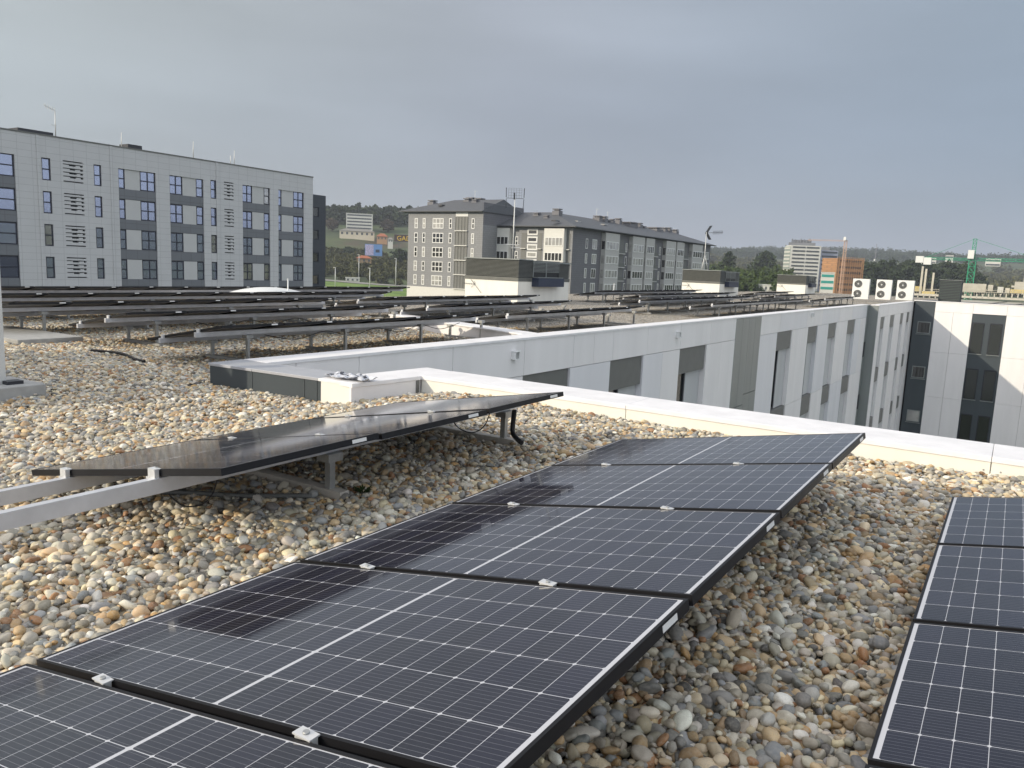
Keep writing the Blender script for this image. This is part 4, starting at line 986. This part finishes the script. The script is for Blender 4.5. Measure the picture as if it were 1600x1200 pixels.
# ================================================================= hill things (left)
def simple_block(name,label,cat,px0,px1,pyt,r,floors,fh,depth,wm,gm,roof=None,roofh=2.5,rot=None,ncol=8,band=True,base_z=None):
    a=ray(px0,430);b=ray(px1,430); A=Vector(polar(px0,r)+(0,));B=Vector(polar(px1,r)+(0,)); w=(B-A).length
    ztop=dep(px0,pyt,r*Vector(ray(px0,430)).length/ math.hypot(*ray(px0,430)[:2])/Vector(ray(px0,430)).length).z if False else (ray(px0,pyt)*(r/math.hypot(ray(px0,pyt).x,ray(px0,pyt).y))).z
    zb=base_z if base_z is not None else min(float(terrain(A.x,A.y)),ztop-floors*fh)-3
    ang=math.atan2((B-A).y,(B-A).x)+(rot or 0); t=thing(name,label,cat,(A.x,A.y,zb),ang); H=ztop-zb
    MB().box(0,w,0,depth,0,H).build('wall',wm,t)
    m=MB(); 
    for k in range(floors):
        z=H-fh*(k+1)+fh*.32
        if band: m.box(w*.04,w*.96,-.12,-.02,z,z+fh*.42)
        else:
            for i in range(ncol): x=w*(i+.3)/ncol; m.box(x,x+w*.4/ncol,-.12,-.02,z,z+fh*.45)
    if floors: m.build('window_band' if band else 'window_row',gm,t)
    if floors:
        m=MB()
        for k in range(floors):
            z=H-fh*(k+1)+fh*.32; m.box(w,w+.1,depth*.06,depth*.94,z,z+fh*.42)
        m.build('window_band',gm,t)
    if roof:
        m=MB(); o=.8; c0=Vector((-o,-o,H));c1=Vector((w+o,-o,H));c2=Vector((w+o,depth+o,H));c3=Vector((-o,depth+o,H)); q=min(depth*.5,w*.3); r0=Vector((q,depth/2,H+roofh));r1=Vector((w-q,depth/2,H+roofh))
        m.quad(c0,c1,r1,r0).quad(c2,c3,r0,r1).tri(c1,c2,r1).tri(c3,c0,r0); m.build('roof',roof,t)
    else: MB().box(-.3,w+.3,-.3,depth+.3,H,H+.4).build('roof_edge',wm,t)
    return t,w,H
orange=M('orange_tile_roof',(.33,.11,.05),.8,0,.15,1); greyroof=M('grey_tile_roof',(.22,.21,.19),.8,0,.15,1); wwall=M('far_white_render',(.60,.60,.56),.8,0,.05,.4); crm=M('far_cream_render',(.62,.56,.44),.8,0,.05,.4); blk=M('far_dark_glass',(.07,.08,.09),.3,0,.1,.4)
simple_block('hillside_block','white hillside block with rows of dark window bands among trees','building',540,581,333,850,5,3.3,18,wwall,blk)
simple_block('cream_house','long cream house with grey roof on the green hillside','house',530,584,360,800,1,5,10,crm,blk,greyroof,2.5,ncol=7,band=False)
simple_block('orange_house','small house with orange tiled roof on the hillside','house',588,604,369,790,1,4,9,M('ochre_render',(.42,.26,.15),.8),blk,orange,3,ncol=3,band=False)
simple_block('white_cottage','tiny white cottage right of the orange-roofed house','house',605,613,374,770,1,3,6,wwall,blk,greyroof,2,ncol=2,band=False)
simple_block('ruined_house','low ochre building with rusty roof under the blue billboard','house',557,580,403,590,1,3.5,8,M('ochre_wall',(.30,.22,.13),.9),blk,orange,2,ncol=3,band=False)
simple_block('white_shed','small white shed above the meadow','shed',540,562,434,535,1,2.5,5,wwall,blk,None,ncol=3,band=False)
def billboard(px0,px1,py0,py1,r,name,label,panelm,frame,legs=2):
    def pt(px,py): d=ray(px,py); return d*(r/math.hypot(d.x,d.y))
    a=pt(px0,py1);b=pt(px1,py1);c=pt(px0,py0); w=(b-a).length;h=c.z-a.z; zg=float(terrain(a.x,a.y)); t=thing(name,label,'billboard',(a.x,a.y,zg-1),math.atan2(b.y-a.y,b.x-a.x)); z0=a.z-zg+1
    MB().box(0,w,0,.5,z0,z0+h).build('board',panelm,t); MB().box(-.3,w+.3,-.05,.6,z0-.4,z0-.001).box(-.3,w+.3,-.05,.6,z0+h+.001,z0+h+.35).build('board_frame',frame,t)
    for k in range(legs): x=w*(k+.5)/legs; MB().box(x-.35,x+.35,.1,.45,0,z0-.41).build('leg',frame,t)
    return t,w,h,z0
darkred=M('dark_billboard_face',(.045,.022,.02),.5,0,.2,.3); t,w,h,z0=billboard(616,646,366.5,377,700,'black_billboard','black billboard with yellow lettering beside the grey block',darkred,MT['louvre'])
cu=bpy.data.curves.new('yellow_lettering','FONT'); cu.body='GADIS'; cu.size=h*1.0; cu.extrude=.05; cu.align_x='LEFT'; o=bpy.data.objects.new('yellow_lettering',cu); COL.objects.link(o); 
dg=bpy.context.evaluated_depsgraph_get(); me=bpy.data.meshes.new_from_object(o.evaluated_get(dg)); bpy.data.objects.remove(o); me.name='yellow_lettering'; me.materials.clear(); me.materials.append(M('yellow_letter_paint',(.75,.50,.04),.5)); o=bpy.data.objects.new('yellow_lettering',me); COL.objects.link(o); o.parent=t; o.rotation_euler=(math.pi/2,0,0); o.location=(w*.13,-.12,z0+h*.16); o.scale=(.98,1,1)
bluem=M('blue_billboard_face',(.13,.27,.55),.5,0,.1,.2); t,w,h,z0=billboard(570,597,381,399,640,'blue_billboard','blue and lilac billboard on the green slope',bluem,MT['louvre'])
MB().box(.3,w*.5,-.06,-.003,z0+.3,z0+h*.95).build('lilac_picture',M('lilac_print',(.42,.40,.58),.6,0,.45,1.2),t); MB().box(w*.62,w*.85,-.06,-.003,z0+h*.3,z0+h*.55).build('navy_panel',MT['navy'],t)
def lamp(px,pyt,r,label):
    d=ray(px,pyt); k=r/math.hypot(d.x,d.y); x,y=(d*k).x,(d*k).y; zg=float(terrain(x,y)); h=(d*k).z-zg; t=thing('street_lamp',label,'street lamp',(x,y,zg),0,None); MB().tube([(0,0,-1),(0,0,h)],[.28,.16],8).build('pole',MT['mast'],t); MB().box(-1.3,.2,-.25,.25,h-.05,h+.15).build('lamp_head',MT['mast'],t)
for a in ((524,418,430,'short lamp post on the meadow right of the dark tower'),(578,419,440,'lamp post in the middle of the meadow'),(561,398,545,'thick pale post left of the blue billboard'),(619,404,520,'lamp post on the road close to the grey block'),(505,360+50,420,'pale post right at the edge of the dark tower')): lamp(*a)

# ================================================================= right distance
def at(px,py,r): d=ray(px,py); return d*(r/math.hypot(d.x,d.y))
# office tower
ot=thing('office_tower','white office tower with dark ribbon windows in the distance','building',(*polar(1223,640),-16)); A=Vector(polar(1222,652));B=Vector(polar(1232,640));C=Vector(polar(1279,646));D=Vector(polar(1306,672)); 
def slab(par,A,B,zt,zb,nf,wm,gm,name='wall',dep_=16,gap=True,margin=.06):
    d=(B-A).normalized(); n=Vector((-d.y,d.x)); w=(B-A).length; fh=(zt-zb)/nf
    loc=Vector(par.location)
    def V(u,v,z): p=A+d*u+n*v; return (p.x-loc.x,p.y-loc.y,z-loc.z)
    def bx(m,u0,u1,v0,v1,z0,z1): m.hexa([V(u0,v0,z0),V(u1,v0,z0),V(u1,v1,z0),V(u0,v1,z0),V(u0,v0,z1),V(u1,v0,z1),V(u1,v1,z1),V(u0,v1,z1)])
    m=MB(); bx(m,0,w,0,dep_,-16,zt); m.build(name,wm,par)
    for k in range(nf):
        z=zb+fh*k+fh*.30; m=MB()
        for (a,b) in (((w*margin,w*.48),(w*.52,w*(1-margin))) if gap else ((w*margin,w*(1-margin)),)): bx(m,a,b,-.25,-.02,z,z+fh*.42)
        m.build('window_ribbon',gm,par)
    return V
zt=at(1240,383,640).z; 
V=slab(ot,B,C,zt,-6,11,wwall,blk)
slab(ot,A,B,zt-1,-6,11,M('greenish_glass_wall',(.28,.33,.31),.3),wwall,'glazed_side',5,False)
slab(ot,Vector(polar(1279.5,664)),D,at(1290,391,668).z,-6,9,M('blue_grey_cladding',(.36,.38,.46),.6),blk,'lower_wing',14,False)
loc=ot.location
def otb(name,px0,px1,py0,py1,r,mat):
    a=at(px0,py1,r);b=at(px1,py1,r);z=at(px0,py0,r).z; m=MB(); d=Vector((b.x-a.x,b.y-a.y,0)).normalized()*1; n=Vector((-d.y,d.x,0))*9
    q=[a,b,b+n,a+n]; m.hexa([(p.x-loc.x,p.y-loc.y,a.z-loc.z) for p in q]+[(p.x-loc.x,p.y-loc.y,z-loc.z) for p in q]); m.build(name,mat,ot)
dkr=M('tower_top_grey',(.16,.17,.19),.6); otb('roof_storey',1232,1274,378.5,384,648,dkr); otb('plant_room',1239,1268,374.5,378.6,652,dkr); otb('roof_storey',1281,1296,386.5,392,690,dkr)
for k in range(7): 
    a=at(1238+k*4.6,373+k%3,650); m=MB(); m.tube([(a.x-loc.x,a.y-loc.y,a.z-loc.z-4),(a.x-loc.x,a.y-loc.y,a.z-loc.z)],.5,5); m.build('roof_antenna',dkr,ot)
# scaffolded orange building
ob=thing('scaffolded_building','orange-brown building wrapped in scaffolding right of the office tower','building',(*polar(1306,560),-16)); om=tiles('orange_brick_scaffold',(.42,.22,.10),(.22,.13,.07),1.6,1.4,'xy',.8,.15,.16,.5,.2)
V=slab(ob,Vector(polar(1306,560)),Vector(polar(1348,575)),at(1320,404,565).z,-15.5,8,om,M('dark_opening',(.10,.06,.04),.8),'wall',14,True,.1)
m=MB(); A=Vector(polar(1306,557));B=Vector(polar(1348,572)); loc=ob.location; zt=at(1320,404,565).z
for k in range(13): p=A.lerp(B,k/12); m.bar((p.x-loc.x,p.y-loc.y,0),(p.x-loc.x,p.y-loc.y,zt-loc.z+1),.16)
for k in range(12): z=k*(zt-loc.z)/11; m.bar((A.x-loc.x,A.y-loc.y,z+.5),(B.x-loc.x,B.y-loc.y,z+.5),.22)
m.build('scaffold',M('orange_netting',(.50,.27,.12),.8),ob)
# small turquoise-windowed building, low sheds
simple_block('turquoise_building','small white building with turquoise window bands below the office tower','building',1283,1304,426,470,3,3.4,12,wwall,M('turquoise_glass',(.03,.28,.24),.3),None)
simple_block('white_shed','long pale shed on the right behind the second ventilation house','shed',1182,1222,445,400,1,3,12,wwall,blk,None,ncol=6,band=False)
simple_block('white_works','white industrial buildings beyond the dark trees','building',1537,1561,404,1150,2,5,14,wwall,blk,None,base_z=25.)
simple_block('white_works','tiny white tower block on the skyline left of the green crane','building',1474,1486,399,1500,1,5,10,wwall,blk,None,base_z=20.)
simple_block('white_works','pale industrial roofs on the skyline left of the green crane','building',1437,1460,403,1300,2,4,14,wwall,blk,None,base_z=20.)
# cranes
def lattice(m,a,b,w,n,r,tri=False):
    a=Vector(a);b=Vector(b);t=(b-a).normalized();u=t.cross(Vector((0,0,1)));u=(Vector((1,0,0)) if u.length<.01 else u).normalized();v=u.cross(t).normalized()
    cs=[(u*w/2+v*w/2),(-u*w/2+v*w/2),(-u*w/2-v*w/2),(u*w/2-v*w/2)] if not tri else [v*w*.8,-u*w/2,u*w/2]
    for c in cs: m.bar(a+c,b+c,r*1.5)
    k=len(cs)
    for i in range(n):
        p=a.lerp(b,i/n);q=a.lerp(b,(i+1)/n)
        for j in range(k):
            m.bar(p+cs[j],q+cs[(j+1)%k],r); m.bar(q+cs[j],q+cs[(j+1)%k],r)
def crane(pxm,pyb,pyt,pyj,pxl,pxr,r,label,col,mw,name='tower_crane',weights=True):
    base=at(pxm,pyb,r); ztop=at(pxm,pyt,r).z; zj=at(pxm,pyj,r).z; base.z=min(base.z,float(terrain(base.x,base.y))); t=thing(name,label,'crane',base); mt=M('crane_paint',col,.5)
    L=at(pxl,pyj,r);Rr=at(pxr,pyj,r); L.z=R_=zj; dl=Vector((L.x-base.x,L.y-base.y,0)); dr=Vector((Rr.x-base.x,Rr.y-base.y,0)); hj=zj-base.z; ht=ztop-base.z
    m=MB(); lattice(m,(0,0,0),(0,0,hj),mw,int(hj/mw/1.1)+2,mw*.065); m.build('mast',mt,t)
    m=MB(); lattice(m,(0,0,hj),(0,0,ht),mw*.5,5,mw*.05); m.build('tower_head',mt,t)
    m=MB(); j=Vector((0,0,hj)); lattice(m,j,j+dr,mw*.55,int(dr.length/mw)+1,mw*.045,True); m.build('jib',mt,t)
    m=MB(); lattice(m,j,j+dl,mw*.45,int(dl.length/mw)+1,mw*.045,True); m.build('counter_jib',mt,t)
    m=MB(); top=Vector((0,0,ht)); m.bar(top,j+dl*.9+Vector((0,0,mw*.4)),mw*.05); m.bar(top,j+dr*.55+Vector((0,0,mw*.4)),mw*.05); m.build('tie_rope',mt,t)
    MB().box(-mw*.75,mw*.15,-mw*1.1,-mw*.45,hj+mw*.3,hj+mw*1.7).build('cab',MT['whitepl'],t)
    if weights: 
        c=j+dl*.97; m=MB(); m.box(c.x-mw*1.1,c.x+mw*.1,c.y-mw*.7,c.y+mw*.7,c.z-mw*.6,c.z+mw*.5); m.box(c.x+mw*.15,c.x+mw*1.3,c.y-mw*.7,c.y+mw*.7,c.z-mw*.9,c.z+mw*.3); m.build('counterweight',MT['whitepl'],t)
    return t
crane(1511,475,373,407,1440,1720,230,'green tower crane standing on the construction site at the right',(.03,.30,.17),1.5)
crane(1314,450,375,377,1325,1262,540,'thin pale orange tower crane between the office tower and the wood',(.55,.36,.26),1.6,weights=False)
crane(1363,445,381,408,1368,1330,900,'tiny far crane mast on the skyline above the air conditioners',(.30,.30,.36),1.3,weights=False)
# construction site
cs=thing('construction_site','unfinished pale concrete building with railings and stacks of formwork at the right','building',(*polar(1500,150),GZ)); loc=cs.location
cm=M('pale_new_concrete',(.48,.46,.40),.85,0,.12,1.0); cm2=M('yellow_formwork',(.52,.42,.18),.8,0,.15,2)
def cbx(name,px0,px1,py0,py1,r,dp,mat,par=cs):
    a=at(px0,py1,r);b=at(px1,py1,r);z=at(px0,py0,r).z; d=Vector((b.x-a.x,b.y-a.y,0)).normalized();n=Vector((-d.y,d.x,0))*dp; q=[a,b,b+n,a+n]; l=par.location
    return MB().hexa([(p.x-l.x,p.y-l.y,a.z-l.z) for p in q]+[(p.x-l.x,p.y-l.y,z-l.z) for p in q]).build(name,mat,par)
a=polar(1425,150);b=polar(1640,150)
cbx('slab',1400,1640,466,520,150,20,cm)
cbx('deck_edge',1400,1640,457,460,160,2,cm)
for i in range(26): cbx('column',1405+i*9.2,1407+i*9.2,459,466.5,154,.5,cm)
for i,(p0,p1,t0,t1,r,mt) in enumerate(((1497,1540,442,455,190,cm),(1543,1551,445,455,185,cm),(1558,1567,448,457,180,wwall),(1440,1460,455,462,170,cm2),(1578,1600,452,458,165,cm2),(1584,1640,440,455,190,cm),(1427,1440,447,455,200,cm2),(1570,1577,450,458,170,cm))): cbx('concrete_block',p0,p1,t0,t1,r,6,mt)
m=MB()
for i in range(60):
    px=1405+i*3.9; a=at(px,461,152);b=at(px+random.uniform(-.6,.6),random.uniform(450,457),152); m.bar(a-loc,b-loc,.06)
for py in (452,455): m.bar(at(1405,py-1,152)-loc,at(1640,py+4,152)-loc,.07)
m.build('railing',M('scaffold_tube',(.45,.43,.36),.6,.2),cs)
for k,(px,pyt) in enumerate(((1437,416),(1443,420),(1455,426),(1598,426))): 
    a=at(px,460,175);z=at(px,pyt,175).z; MB().bar((a.x-loc.x,a.y-loc.y,a.z-loc.z),(a.x-loc.x,a.y-loc.y,z-loc.z),.35).build('site_post',cm,cs)
cbx('ramp_beam',1580,1600,446,449,178,1.,cm)

# ================================================================= light, sky, render
SD=Vector((.488,.784,-.383)).normalized()
elev=math.asin(-SD.z)
sd=bpy.data.lights.new('sun','SUN'); so=bpy.data.objects.new('sun',sd); COL.objects.link(so); sd.energy=2.8; sd.angle=R(.6); sd.color=(1.,.89,.70)
so.rotation_euler=SD.to_track_quat('-Z','Y').to_euler()
W=bpy.data.worlds.new('World'); S.world=W; W.use_nodes=True; nt=W.node_tree; bg=nt.nodes['Background']
sk=nt.nodes.new('ShaderNodeTexSky'); sk.sky_type='NISHITA'; sk.sun_disc=False; sk.sun_elevation=elev; sk.sun_rotation=math.atan2(-SD.x,-SD.y); sk.air_density=1.2; sk.dust_density=2.5
tc=nt.nodes.new('ShaderNodeTexCoord'); mp=nt.nodes.new('ShaderNodeMapping'); mp.inputs['Scale'].default_value=(1.1,1.1,5.0); mp.inputs['Rotation'].default_value=(.12,.05,.5); nt.links.new(tc.outputs['Generated'],mp.inputs[0])
nz=nt.nodes.new('ShaderNodeTexNoise'); nz.inputs['Scale'].default_value=1.15; nz.inputs['Detail'].default_value=5; nz.inputs['Roughness'].default_value=.48; nt.links.new(mp.outputs[0],nz.inputs['Vector'])
cr=nt.nodes.new('ShaderNodeMapRange'); cr.inputs['From Min'].default_value=.35; cr.inputs['From Max'].default_value=.68; cr.inputs['To Min'].default_value=.86; cr.inputs['To Max'].default_value=1.2; nt.links.new(nz.outputs['Fac'],cr.inputs['Value'])
# paler haze toward the left, greyer and bluer to the right
sx=nt.nodes.new('ShaderNodeSeparateXYZ'); nt.links.new(tc.outputs['Generated'],sx.inputs[0])
mr=nt.nodes.new('ShaderNodeMapRange'); mr.inputs['From Min'].default_value=-1.; mr.inputs['From Max'].default_value=.1; nt.links.new(sx.outputs[0],mr.inputs['Value'])
rp=nt.nodes.new('ShaderNodeValToRGB'); e=rp.color_ramp.elements; e[0].position=.08; e[0].color=(3.40,3.86,4.15,1); e[1].position=.92; e[1].color=(2.16,2.78,3.70,1); q=e.new(.42); q.color=(2.92,3.30,4.05,1); nt.links.new(mr.outputs[0],rp.inputs[0])
vs=nt.nodes.new('ShaderNodeVectorMath'); vs.operation='SCALE'; nt.links.new(rp.outputs[0],vs.inputs[0])
# one pale streak of cloud high in the middle
cc=ray(985,35).normalized(); ta=Vector((cc.y,-cc.x,0)).normalized(); tb=(Vector((0,0,1))-ta*-.10).normalized()
def dotn(v):
    o=nt.nodes.new('ShaderNodeVectorMath'); o.operation='DOT_PRODUCT'; o.inputs[1].default_value=v; nt.links.new(tc.outputs['Generated'],o.inputs[0]); return o.outputs['Value']
def mth(op,a,b):
    o=nt.nodes.new('ShaderNodeMath'); o.operation=op
    for i,q in enumerate((a,b)):
        if isinstance(q,bpy.types.NodeSocket): nt.links.new(q,o.inputs[i])
        else: o.inputs[i].default_value=q
    return o.outputs[0]
du=mth('ABSOLUTE',mth('SUBTRACT',dotn(ta),float(cc.dot(ta))),0.); dv=mth('ABSOLUTE',mth('ADD',mth('SUBTRACT',dotn(tb),float(cc.dot(tb))),mth('MULTIPLY',mth('SUBTRACT',nz.outputs['Fac'],.5),.12)),0.)
def mrg0(sock,a,b,c,d):
    o=nt.nodes.new('ShaderNodeMapRange'); o.interpolation_type='SMOOTHSTEP'; o.inputs['From Min'].default_value=a; o.inputs['From Max'].default_value=b; o.inputs['To Min'].default_value=c; o.inputs['To Max'].default_value=d; nt.links.new(sock,o.inputs['Value']); return o.outputs[0]
stk=mth('MULTIPLY',mth('MULTIPLY',mrg0(du,0.,.34,1.,0.),mrg0(dv,0.,.06,1.,0.)),.17)
nt.links.new(mth('ADD',cr.outputs[0],stk),vs.inputs['Scale'])
# unseen sky overhead and behind the viewer, brightened to add ambient fill
dt_=nt.nodes.new('ShaderNodeVectorMath'); dt_.operation='DOT_PRODUCT'; dt_.inputs[1].default_value=(-.538,.843,0); nt.links.new(tc.outputs['Generated'],dt_.inputs[0])
def mrg(sock,a,b,c,d):
    o=nt.nodes.new('ShaderNodeMapRange'); o.interpolation_type='SMOOTHSTEP'; o.inputs['From Min'].default_value=a; o.inputs['From Max'].default_value=b; o.inputs['To Min'].default_value=c; o.inputs['To Max'].default_value=d; nt.links.new(sock,o.inputs['Value']); return o.outputs[0]
BR=3.3
g1=mrg(dt_.outputs['Value'],-.15,.7,BR,1.); g2=mrg(sx.outputs[2],.42,.85,1.,BR)
gm=nt.nodes.new('ShaderNodeMath'); gm.operation='MAXIMUM'; nt.links.new(g1,gm.inputs[0]); nt.links.new(g2,gm.inputs[1])
vs2=nt.nodes.new('ShaderNodeVectorMath'); vs2.operation='SCALE'; nt.links.new(vs.outputs[0],vs2.inputs[0]); nt.links.new(gm.outputs[0],vs2.inputs['Scale']); 
tn=nt.nodes.new('ShaderNodeMix'); tn.data_type='RGBA'; tn.blend_type='MULTIPLY'; nt.links.new(mrg(gm.outputs[0],1.,3.,0.,1.),tn.inputs[0]); nt.links.new(vs2.outputs[0],tn.inputs[6]); tn.inputs[7].default_value=(1.17,.99,.85,1)
mx=nt.nodes.new('ShaderNodeMix'); mx.data_type='RGBA'; mx.inputs[0].default_value=.88; nt.links.new(sk.outputs[0],mx.inputs[6]); 
tg=nt.nodes.new('ShaderNodeMix'); tg.data_type='RGBA'; tg.blend_type='MULTIPLY'; nt.links.new(mrg(sx.outputs[2],.12,.30,0.,1.),tg.inputs[0]); nt.links.new(tn.outputs[2],tg.inputs[6]); tg.inputs[7].default_value=(1.0,.965,.90,1)
nt.links.new(tg.outputs[2],mx.inputs[7]); nt.links.new(mx.outputs[2],bg.inputs['Color']); bg.inputs['Strength'].default_value=.1
# air
hz=NT('air_haze'); hz.t.nodes.remove(hz.b); pv=hz.n('ShaderNodeVolumePrincipled'); pv.inputs['Density'].default_value=.0002; pv.inputs['Color'].default_value=(.82,.88,1,1); pv.inputs['Anisotropy'].default_value=.2
out=[n for n in hz.t.nodes if n.type=='OUTPUT_MATERIAL'][0]; hz.l(pv.outputs[0],out.inputs['Volume'])
hx=tag(MB().box(-7000,7000,-7000,7000,-60,260).build('haze',hz.m),'thin pale air between the roof and the far ridge','haze',kind='stuff')
S.view_settings.view_transform='Standard'; S.view_settings.look='None'; S.view_settings.exposure=.36; S.view_settings.gamma=1
S.render.engine='CYCLES'; S.render.resolution_x=1024; S.render.resolution_y=768
